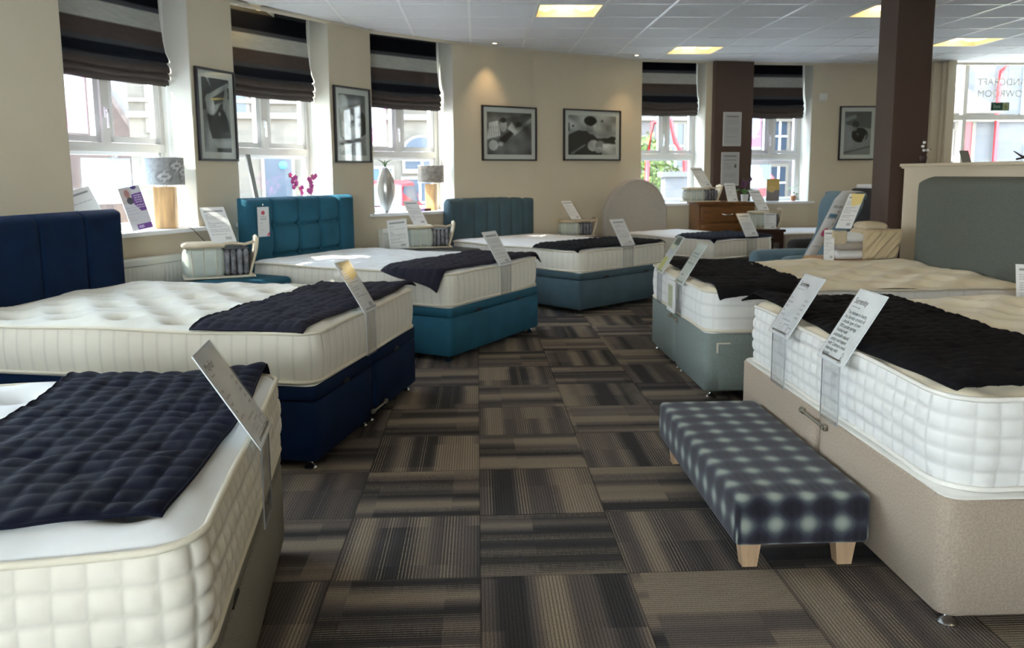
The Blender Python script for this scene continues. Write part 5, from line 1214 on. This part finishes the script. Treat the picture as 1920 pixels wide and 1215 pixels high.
# wood block lamps
def table_lamp(num, x, y, label, bw, bh, sr, sh, shade, rot=0.6):
    r = empty('table_lamp', wl_(num, x, y, S0), wrz(num)+rot, label, 'lamp')
    q = MB(); q.rbox(-bw/2, bw/2, -bw/2, bw/2, 0, bh, 0.004, 3); q.build('wooden_base', M['oak'], r, True)
    q = MB(); q.tube([(0, 0, bh), (0, 0, bh+0.05)], 0.008, 8); q.build('stem', M['chrome'], r, True)
    n = 64; P = np.zeros((14, n+1, 3)); C = np.zeros((14, n+1, 3))
    for i in range(14):
        for j in range(n+1):
            a = 2*math.pi*j/n; P[i, j] = (sr*math.cos(a), sr*math.sin(a), bh+0.015+sh*i/13); C[i, j] = (0.34, 0.345, 0.34)
    if shade == 'floral':
        for k in range(14):
            cj, ci = rng.integers(0, n), rng.integers(2, 12)
            for i in range(14):
                for j in range(n+1):
                    dd = math.hypot((i-ci)*1.1, min(abs(j-cj), n-abs(j-cj))*0.75)
                    if dd < 3.3: C[i, j] = G(0.16 if dd < 1 else (0.55 if dd < 2.3 else 0.22))
        C *= (0.85+0.3*rng.random(C.shape[:2]))[..., None]
    else: C = np.ones_like(C)*np.array((0.40, 0.37, 0.33))*(0.75+0.5*rng.random(C.shape[:2]))[..., None]
    o = grid('lamp_shade', P, M['posterm'] if shade != 'floral' else M['paint'], r, True, C); md = o.modifiers.new('thick', 'SOLIDIFY'); md.thickness = 0.002
    q = MB(); q.tube([(sr*math.cos(a), sr*math.sin(a), bh+0.015) for a in np.linspace(0, 2*math.pi, 40)[:-1]], 0.003, 6, closed=True); q.tube([(sr*math.cos(a), sr*math.sin(a), bh+0.015+sh) for a in np.linspace(0, 2*math.pi, 40)[:-1]], 0.003, 6, closed=True); q.build('shade_rim', M['white'], o, True)
    return r
table_lamp(1, 0.93, 0.12, 'oak block table lamp with a grey flower-patterned drum shade on the nearest sill', 0.15, 0.325, 0.15, 0.21, 'floral')
table_lamp(3, 0.86, 0.14, 'small oak block lamp with a mottled grey shade on the third window sill', 0.11, 0.30, 0.145, 0.19, 'plain')
q = MB(); c = wl_(1, 0.98, -0.02, 0); c2 = wl_(1, 1.14, -0.075, 0)
q.tube([wl_(1, 0.97, 0.04, S0+0.006), wl_(1, 0.99, -0.03, S0+0.008), wl_(1, 1.00, -0.062, S0-0.004), wl_(1, 1.04, -0.085, 0.88), wl_(1, 1.12, -0.10, 0.80), wl_(1, 1.18, -0.07, 0.66), wl_(1, 1.20, -0.04, 0.5), wl_(1, 1.21, -0.03, 0.3)], 0.003, 6)
o = q.build('lamp_cable', M['char_fab'], None, True); tag(o, 'thin black lamp cable trailing from the nearest sill down the wall', 'cable')
# purple leaflet
def leaflet():
    a = canvas(70, 100, (0.72, 0.72, 0.78)); rect(a, 0, .62, .55, 1, (.62, .56, .56)); ell(a, .32, .84, .12, .10, (.45, .22, .2)); ell(a, .38, .68, .16, .08, (.08, .08, .10)); ell(a, .70, .97, .14, .05, (.10, .06, .25)); poly(a, [(.50, .82), (1, .84), (1, .42), (.72, .42), (.50, .6)], (.18, .06, .32))
    lines(a, .58, .95, [.77, .72, .67, .62, .55, .50], (.7, .65, .8), gaps=False, th=.018); lines(a, .08, .62, [.52, .46, .38, .30, .24], (.45, .45, .52), th=.01); rect(a, .30, .02, 1, .14, (.20, .07, .34)); rect(a, .36, .05, .60, .11, (.6, .45, .7)); return a
r = card(*wl_(1, 0.50, 0.02, S0), wrz(1), 'white and purple leaflet stand on the nearest window sill', 0.20, 0.33, 0.25, shear=-0.12, group=None); r['category'] = 'leaflet'
ch = [c for c in r.children if c.name.startswith('printed')][0]; bpy.data.objects.remove(ch)
up = Vector((-0.12, math.sin(.25), math.cos(.25))).normalized(); xa = Vector((1, 0, 0)); xa = (xa-up*xa.dot(up)).normalized()
picture('printed_sheet', leaflet(), r, frame_mtx((0, 0, 0.002), xa, up), 0.20, 0.33)
r = card(*wl_(1, 0.10, 0.10, S0), wrz(1), 'grey display board leaning at the left of the nearest window sill', 0.30, 0.30, 0.35, kind='plain', shear=-0.25, group=None); r['category'] = 'display board'
# second window: leaning board and pink orchid
r = empty('leaning_board', wl_(2, 0.30, 0.12, S0), wrz(2), 'dark edged board leaning in the second window, behind the teal headboard', 'display board')
q = MB(); q.add([(0, 0, 0), (0.045, 0.0, 0), (0.045, 0.14, 0.60), (0, 0.14, 0.60), (0, 0.02, 0), (0.045, 0.02, 0), (0.045, 0.16, 0.60), (0, 0.16, 0.60)], [(0,1,2,3), (7,6,5,4), (0,4,5,1), (1,5,6,2), (2,6,7,3), (3,7,4,0)]); q.build('board', mat('grey_board', (0.22, 0.21, 0.19), 0.7), r)
orchid(*wl_(2, 0.86, 0.10, S0), wrz(2), 'pink orchid in the second window, behind the teal headboard', M['pink'], 0.38, 20, -0.22, 0.030)
# third window: silver vase
r = empty('vase', wl_(3, 0.22, 0.10, S0), wrz(3), 'tall pointed silver vase on the third window sill', 'vase')
q = MB(); q.lathe([(0.018, 0)]+[(0.012+0.088*math.sin(math.pi*t)**0.62, 0.01+0.48*t) for t in np.linspace(0.02, 0.98, 24)]+[(0.008, 0.49)], n=32); q.build('body', M['silver'], r, True)
q = MB()
for a in (-0.5, 0.1, 0.7): q.tube([(0, 0, 0.48), (0.04*a, 0.02, 0.54), (0.16*a, 0.03, 0.57)], [0.004, 0.008, 0.002], 6)
q.build('leaf', M['green'], r, True)
r = empty('small_book', wl_(3, 0.60, 0.06, S0), wrz(3), 'small dark red and lilac book lying on the third window sill', 'book'); q = MB(); q.box(0, 0.10, 0, 0.08, 0, 0.03); q.build('cover', mat('lilac', (0.4, 0.25, 0.55), 0.6), r); q = MB(); q.box(0.105, 0.19, 0, 0.08, 0, 0.028); q.build('dark_cover', M['maroon'], r)
# fifth window
r = empty('small_picture', wl_(5, 0.33, 0.12, S0), wrz(5), 'small grey and gold picture standing on the far sill', 'picture'); q = MB(); q.box(0, 0.19, 0, 0.015, 0, 0.31); q.build('board', M['mount'], r)
a = canvas(40, 60, (0.55, 0.40, 0.15)); rect(a, 0, 0, 1, .5, (.25, .22, .2)); ell(a, .4, .55, .3, .15, (.6, .45, .2)); picture('print', speck(blur(a, 2), .3), r, frame_mtx((0, -0.001, 0), (1, 0, 0), (0, 0, 1)), 0.19, 0.31)
r = empty('potted_plant', wl_(5, 0.72, 0.10, S0), 0, 'small leafy plant in a terracotta pot on the far sill', 'plant')
q = MB(); q.lathe([(0.028, 0), (0.04, 0.065), (0.044, 0.065), (0.044, 0.075), (0.036, 0.075)], n=18); q.build('pot', M['tcotta'], r, True, auto=40)
q = MB()
for k in range(34):
    a = k*2.4; h = 0.07+0.15*((k*0.618) % 1); rr = 0.055*math.sin(k*1.7)**2+0.02; c = Vector((rr*math.cos(a), rr*math.sin(a), h)); d = Vector((math.cos(a), math.sin(a), 0.4))*0.03; u = Vector((-math.sin(a), math.cos(a), 0))*0.013
    q.add([tuple(c-d*0.5), tuple(c+u), tuple(c+d), tuple(c-u)], [(0, 1, 2, 3)])
q.build('leaves', M['green'], r)
r = empty('leaning_board', wl_(5, 0.02, 0.10, S0), wrz(5), 'grey narrow board leaning against the left reveal of the far right window', 'display board'); q = MB(); q.box(0, 0.05, 0, 0.16, 0, 0.58); q.build('board', mat('grey_board2', (0.30, 0.28, 0.26), 0.7), r)
r = empty('tealight_jar', wl_(4, 0.68, 0.08, S0), 0, 'small clear glass jar on the sill left of the wooden chest', 'jar'); q = MB(); q.lathe([(0.04, 0), (0.05, 0.03), (0.045, 0.08), (0.05, 0.10)], n=20); q.build('glass', M['acrylic'], r, True)
# swing ticket on the teal headboard
hx, hz = 0.18, 0.98
px, py = local_root(C2, a2, 0.10, 1.944)
r = empty('swing_ticket', (px, py, 0.84), a2, 'white and red price ticket pinned to the teal buttoned headboard', 'sign')
a = canvas(48, 80, (0.62, 0.63, 0.63)); ell(a, .48, .80, .17, .07, (.45, .06, .10)); lines(a, .25, .78, [.66, .58], G(.25), gaps=False, th=.03); lines(a, .2, .85, [.45, .33, .22], G(.42), th=.02); poly(a, [(.70, .02), (1, .02), (1, .18)], (.55, .08, .14))
q = MB(); q.box(0, 0.125, 0.0, 0.003, 0, 0.245); q.build('card', M['mount'], r); picture('printed_sheet', a, r, frame_mtx((0, -0.0008, 0), (1, 0, 0), (0, 0, 1)), 0.125, 0.245)
q = MB(); q.lathe([(0.008, 0), (0.005, 0.004)], 0, 0, 12); o = q.build('pin', M['chrome'], r, True); o.rotation_euler = (math.pi/2, 0, 0); o.location = (0.062, 0.0, 0.262)

# ---------------------------------------------------------------- outside: street, houses, car
GZ = -0.25
q = MB(); q.box(-40, 45, -40, 60, GZ-0.1, GZ); tag(q.build('ground', mat('pavement', (0.50, 0.48, 0.45), 0.9, noise=0.15, nscale=1.5)), kind='structure')
def stone(name, c1, c2, sc=1.6, mortar=(0.0800, 0.0700, 0.0600), bw=0.5, rh=0.25):
    m = bpy.data.materials.new(name); m.use_nodes = True; n = m.node_tree; b = n.nodes['Principled BSDF']; t = n.nodes.new('ShaderNodeTexCoord'); k = n.nodes.new('ShaderNodeTexBrick')
    sp = n.nodes.new('ShaderNodeSeparateXYZ'); cb = n.nodes.new('ShaderNodeCombineXYZ'); n.links.new(t.outputs['Object'], sp.inputs[0]); n.links.new(sp.outputs[0], cb.inputs[0]); n.links.new(sp.outputs[2], cb.inputs[1])
    n.links.new(cb.outputs[0], k.inputs['Vector']); k.inputs['Color1'].default_value = (*c1, 1); k.inputs['Color2'].default_value = (*c2, 1); k.inputs['Mortar'].default_value = (*mortar, 1); k.inputs['Scale'].default_value = sc
    k.inputs['Mortar Size'].default_value = 0.012; k.inputs['Brick Width'].default_value = bw; k.inputs['Row Height'].default_value = rh; n.links.new(k.outputs[0], b.inputs['Base Color']); b.inputs['Roughness'].default_value = 0.9; return m
FA = stone('sandstone', (0.0850, 0.0700, 0.0525), (0.0650, 0.0550, 0.0425)); FB = stone('pink_grey_stone', (0.0850, 0.0675, 0.0625), (0.0700, 0.0625, 0.0600)); FC = stone('red_brick', (0.0425, 0.0225, 0.0175), (0.0300, 0.0175, 0.0150), 4.5, (0.08, 0.07, 0.06)); FD = stone('grey_stone', (0.0600, 0.0590, 0.0625), (0.0750, 0.0725, 0.0725))
M['slateroof'] = mat('brown_roof_tiles', (0.06, 0.042, 0.036), 0.8, noise=0.3, nscale=6); M['darkglass'] = mat('dark_window', (0.02, 0.03, 0.045), 0.25); M['blueglass'] = mat('blue_window', (0.03, 0.06, 0.09), 0.25); M['redp'] = mat('red_paint', (0.22, 0.004, 0.007), 0.4); M['stonetrim'] = mat('dressed_stone', (0.1000, 0.0850, 0.0675), 0.8); M['bluep'] = mat('pale_blue_paint', (0.2, 0.28, 0.33), 0.5)
def house(name, label, p0, p1, h, depth, m, wins=(), bands=(), cat='building', roof=None):
    """front wall from p0 to p1 facing the showroom; local x along the wall, y away"""
    a, b = Vector(p0), Vector(p1); L = (b-a).length; rz = math.atan2((b-a).y, (b-a).x); r = empty(name, (a.x, a.y, GZ), rz, label, cat)
    q = MB(); q.box(0, L, 0, depth, 0, h); q.build('wall', m, r)
    for (x, z, w, hh, style, gm) in wins:
        z -= GZ
        q = MB(); t = 0.09; q.box(x-t, x+w+t, -0.07, 0.0, z-0.13, z); q.box(x-t, x, -0.05, 0.0, z, z+hh); q.box(x+w, x+w+t, -0.05, 0.0, z, z+hh); q.box(x-t, x+w+t, -0.05, 0.0, z+hh, z+hh+t)
        if style == 'arch':
            n = 14; pts = [(x+w/2+(w/2+t)*math.cos(math.pi*i/n), z+hh+(w/2+t)*0.8*math.sin(math.pi*i/n)) for i in range(n+1)]; v = [(px_, -0.045, pz) for px_, pz in pts]+[(px_, 0.0, pz) for px_, pz in pts]; k = n+1
            q.add(v, [tuple(range(k))]+[(i, i+k, i+1+k, i+1) for i in range(n)])
        f = q.build('window_surround' if style != 'door' else 'door_surround', M['stonetrim'] if gm != 'bluew' else M['bluep'], r)
        g = MB(); g.box(x, x+w, -0.03, -0.005, z, z+hh)
        if style == 'arch':
            pts = [(x+w/2+(w/2)*math.cos(math.pi*i/14), z+hh+(w/2)*0.8*math.sin(math.pi*i/14)) for i in range(15)]; g.add([(px_, -0.05, pz) for px_, pz in pts], [tuple(range(15))])
        g.build('pane' if style != 'door' else 'door_leaf', M[{'bluew': 'darkglass'}.get(gm, gm)], f)
        if style != 'door':
            g = MB(); g.box(x+w/2-0.025, x+w/2+0.025, -0.06, -0.03, z, z+hh); g.box(x, x+w, -0.06, -0.03, z+hh/2-0.02, z+hh/2+0.02); g.build('glazing_bar', M['white'], f)
    for z, t in bands:
        q = MB(); q.box(-0.05, L+0.05, -0.10, 0.0, z-GZ, z-GZ+t); q.build('string_course', M['stonetrim'], r)
    if roof:
        q = MB(); q.add([(-0.2, -0.3, h), (L+0.2, -0.3, h), (L+0.2, depth/2, h+roof), (-0.2, depth/2, h+roof), (-0.2, depth, h), (L+0.2, depth, h)], [(0,1,2,3), (3,2,5,4), (0,3,4), (1,5,2), (0,4,5,1)]); q.build('roof', M['slateroof'], r)
    return r
ta = lambda r_, y: (r_*y)
house('terraced_building', 'pale sandstone building across the street, seen through the first three windows', (-8.95, 21.8), (1.8, 24.2), 9.5, 7, FA,
      wins=[(0.5, 2.6, 0.9, 1.7, 'sq', 'blueglass'), (3.3, 0.3, 0.7, 1.6, 'door', 'darkglass'), (4.4, 1.6, 0.8, 0.55, 'arch', 'blueglass'), (2.0, 3.0, 0.9, 1.7, 'sq', 'darkglass'), (7.1, 1.5, 0.95, 0.50, 'arch', 'darkglass'), (7.05, -0.1, 0.9, 1.3, 'sq', 'darkglass'), (6.1, 0.0, 0.6, 1.5, 'sq', 'blueglass'), (1.5, 0.2, 0.8, 1.3, 'sq', 'darkglass'), (6.0, 3.6, 0.8, 1.5, 'sq', 'darkglass'), (8.2, 3.6, 0.8, 1.5, 'sq', 'darkglass'), (10.4, 0.2, 0.8, 1.7, 'door', 'darkglass')],
      bands=[(2.85, 0.16), (3.25, 0.10), (6.2, 0.2)], roof=2.0)
# brick gable house on the far left
r = empty('brick_house', (-24, 28, GZ), 0, 'brown brick house with a sloping roof beyond the nearest window', 'building')
q = MB(); pts = [(0, 0), (12.6, 0), (12.6, 3.45), (8.2, 10.8), (0, 4.5)]; n = len(pts); q.add([(x, 0, z) for x, z in pts]+[(x, 8, z) for x, z in pts], [tuple(range(n)), tuple(range(2*n-1, n-1, -1))]+[(i, i+n, (i+1) % n+n, (i+1) % n) for i in range(n)]); q.build('gable_wall', FC, r)
q = MB(); q.add([(12.8, -0.4, 3.2), (8.2, -0.4, 10.95), (8.2, 8.4, 10.95), (12.8, 8.4, 3.2), (12.75, -0.4, 3.0), (8.2, -0.4, 10.75), (8.2, 8.4, 10.75), (12.75, 8.4, 3.0)], [(0,1,2,3), (7,6,5,4), (0,4,5,1), (1,5,6,2), (2,6,7,3), (3,7,4,0)]); q.build('roof_slope', M['slateroof'], r)
q = MB(); q.box(9.6, 10.3, -0.06, 0, 1.6, 2.8); q.build('window', M['darkglass'], r)
house('pink_house', 'pinkish rendered house seen through the two far windows', (3.6, 24.6), (10.4, 25.8), 8.5, 7, FB,
      wins=[(2.25, 1.5, 0.5, 1.3, 'sq', 'darkglass'), (2.25, 0.0, 0.5, 1.2, 'sq', 'darkglass'), (5.75, 1.9, 0.5, 1.1, 'sq', 'darkglass'), (5.75, 0.5, 0.5, 1.0, 'sq', 'darkglass'), (0.5, 3.2, 0.8, 1.2, 'sq', 'darkglass'), (4.2, 3.4, 0.8, 1.2, 'sq', 'darkglass')], bands=[(2.9, 0.12)], roof=2.0)
gh = house('grey_stone_house', 'grey stone house with a red gutter and blue windows beyond the shop window', (11.0, 20.6), (18.6, 20.2), 6.3, 7, FD,
      wins=[(0.95, 3.0, 0.32, 0.9, 'sq', 'bluew'), (2.85, 2.7, 0.7, 1.1, 'sq', 'bluew'), (3.0, 0.6, 0.6, 1.3, 'sq', 'bluew'), (1.2, 0.0, 0.36, 2.6, 'door', 'redp'), (0.6, 1.7, 0.45, 0.6, 'sq', 'redp')], bands=[(2.55, 0.14)], roof=2.2)
q = MB(); q.tube([(1.6, -0.12, 4.35-GZ), (3.2, -0.12, 4.30-GZ)], 0.08, 8); q.tube([(2.45, -0.12, 4.3-GZ), (2.42, -0.12, 4.1-GZ), (2.15, -0.12, 3.8-GZ), (2.12, -0.12, 3.4-GZ), (2.12, -0.12, 0)], 0.05, 8); q.build('red_downpipe', M['redp'], gh, True)
q = MB(); q.add([(0.1, -0.6, 2.75-GZ), (2.0, -0.6, 2.75-GZ), (1.05, -0.6, 3.35-GZ), (0.1, 0, 2.75-GZ), (2.0, 0, 2.75-GZ), (1.05, 0, 3.35-GZ)], [(0,1,2), (5,4,3), (0,3,4,1), (1,4,5,2), (2,5,3,0)]); q.build('porch_gable', M['stonetrim'], gh)
# unseen block added to keep the sun off the nearer side windows
house('neighbour_building', 'plain tall building outside the picture to the left', (-17, -18), (-17.0, 2.9), 17, 8, FA)
# red car
def car():
    c, s = math.cos(0.1), math.sin(0.1); r = empty('car', (-2.15, 17.2, GZ), R_(-96), 'small red car parked outside the third window, nose towards the showroom', 'car')   # nose +x
    prof = [(-1.85, 0.30), (1.85, 0.30), (1.92, 0.55), (1.85, 0.78), (1.05, 0.95), (0.45, 1.42), (-0.9, 1.47), (-1.6, 1.05), (-1.88, 0.85)]
    n = len(prof); ys = [(-0.82, 0.88), (-0.78, 0.97), (-0.6, 1.0), (0.6, 1.0), (0.78, 0.97), (0.82, 0.88)]; v = []; f = []
    for y, k in ys:
        for x, z in prof: t = 1.0 if z < 0.96 else 0.86; v.append((x*(1 if abs(y) < 0.7 else 0.98), y*t, 0.3+(z-0.3)*k))
    for a in range(len(ys)-1):
        for i in range(n): f.append((a*n+i, (a+1)*n+i, (a+1)*n+(i+1) % n, a*n+(i+1) % n))
    f.append(tuple(range(n))); f.append(tuple((len(ys)-1)*n+k for k in range(n-1, -1, -1)))
    q = MB(); q.add(v, f); o = q.build('body', M['redp'], r, True, auto=30); md = o.modifiers.new('b', 'BEVEL'); md.width = 0.03; md.segments = 2
    q = MB(); q.add([(1.055, -0.60, 0.99), (1.055, 0.60, 0.99), (0.50, 0.54, 1.39), (0.50, -0.54, 1.39)], [(0, 1, 2, 3)]); q.build('windscreen', M['blueglass'], r)
    for sg in (-1, 1):
        q = MB(); q.add([(0.85, sg*0.735, 1.0), (-1.2, sg*0.735, 1.0), (-0.85, sg*0.715, 1.36), (0.42, sg*0.715, 1.36)], [(0, 1, 2, 3)]); q.build('side_window', M['darkglass'], r)
        q = MB(); q.rbox(1.80, 1.91, sg*0.66-0.14, sg*0.66+0.14, 0.62, 0.76, 0.05, 4); q.build('headlamp', M['white'], r, True)
        q = MB(); q.rbox(0.75, 0.88, sg*0.93-0.09, sg*0.93+0.09, 0.95, 1.08, 0.04, 4); q.build('wing_mirror', M['redp'], r, True)
    q = MB(); q.box(1.90, 1.935, -0.27, 0.27, 0.42, 0.53); q.build('number_plate', M['white'], r); q = MB(); q.box(1.875, 1.925, -0.5, 0.5, 0.58, 0.70); q.build('grille', M['black'], r)
    for x in (-1.2, 1.2):
        for y in (-0.80, 0.80):
            q = MB(); q.lathe([(0.20, -0.09), (0.30, -0.08), (0.31, 0.08), (0.20, 0.09)], n=24); o = q.build('wheel', M['black'], r, True, auto=40); o.rotation_euler = (math.pi/2, 0, 0); o.location = (x, y, 0.31)
            q = MB(); q.lathe([(0.05, 0.0), (0.18, 0.004), (0.19, 0.0)], n=20); k = q.build('hub', M['chrome'], o, True); k.location = (0, 0, 0.09 if y < 0 else -0.09)
car()
def shrub(x, y, z, rx, rz_, label, m, n=900, sz=0.09, pot=None):
    r = empty('shrub', (x, y, z), 0, label, 'plant'); q = MB(); rr = np.random.default_rng(int(abs(x*100)+y*10))
    for k in range(n):
        d = rr.normal(size=3); d /= np.linalg.norm(d); t = rr.random()**0.4; c = np.array([d[0]*rx, d[1]*rx, d[2]*rz_])*t+np.array([0, 0, rz_]); a = rr.normal(size=3); a /= np.linalg.norm(a); b = np.cross(a, rr.normal(size=3)); b /= np.linalg.norm(b); s_ = sz*(0.6+0.8*rr.random())
        q.add([tuple(c-a*s_), tuple(c+b*s_*0.45), tuple(c+a*s_), tuple(c-b*s_*0.45)], [(0, 1, 2, 3)])
    q.build('foliage', m, r); q = MB(); q.tube([(0, 0, 0), (0.03, 0, rz_*0.6), (0, 0, rz_*1.2)], [0.05, 0.04, 0.02], 6); q.build('stem', M['darkwood'], r)
    if pot: q = MB(); q.lathe([(pot*0.7, -0.45), (pot, 0.02), (pot*0.9, 0.02)], n=18); q.build('planter', M['stonetrim'], r, True, auto=40)
shrub(4.6, 22.0, GZ, 0.85, 1.35, 'lime green bush outside, left part of the first far window', M['limeg'], 1500)
shrub(5.15, 20.5, GZ, 0.35, 0.75, 'small yellow-green shrub outside beside the stone gatepost', M['limeg'], 700, 0.07)
shrub(-4.4, 17.5, GZ+0.45, 0.42, 0.28, 'green planted tub outside the second window', M['green'], 700, 0.07, pot=0.3)
shrub(-8.0, 14.5, GZ, 0.9, 0.85, 'yellow-flowered bush outside the lower pane of the nearest window', M['limeg'], 1200, 0.09)
shrub(9.2, 14.3, GZ+0.45, 0.50, 0.62, 'tall cream and yellow flowers outside the shop window', mat('cream_flowers', (0.55, 0.55, 0.25), 0.7, noise=0.5, nscale=5), 900, 0.07, pot=0.35)
q = MB(); q.box(4.15, 4.85, 18.0, 18.4, GZ, 1.25); q.box(4.08, 4.92, 17.95, 18.45, 1.25, 1.36); o = q.build('gatepost', FD); tag(o, 'wide grey stone gatepost outside the first far window', 'gatepost')
q = MB(); q.tube([(4.35, 21.0, GZ), (4.38, 21.0, 1.7), (4.5, 21, 2.6), (4.95, 21, 2.7), (5.1, 21.0, 2.1), (5.35, 21, 1.7), (5.45, 21, GZ)], 0.06, 8); o = q.build('red_hoop', M['redp'], None, True); tag(o, 'bent red metal hoop outside the first far window', 'railing')
q = MB(); q.tube([(6.62, 18.6, GZ), (6.62, 18.6, 1.15)], 0.16, 12); q.lathe([(0.16, 1.15), (0.2, 1.2), (0.02, 1.4)], 6.62, 18.6, 14); o = q.build('red_bollard', M['redp'], None, True); tag(o, 'red post outside the far window right of the brown pilaster', 'bollard')
q = MB(); q.lathe([(0.11, 0), (0.11, 0.03)], n=24); o = q.build('plaque', mat('plaque_blue', (0.02, 0.12, 0.35), 0.5), None, True); o.rotation_euler = (math.pi/2, 0, 0.2); o.location = (-5.25, 22.58, 1.62); tag(o, 'round blue plaque on the sandstone wall across the street', 'plaque')
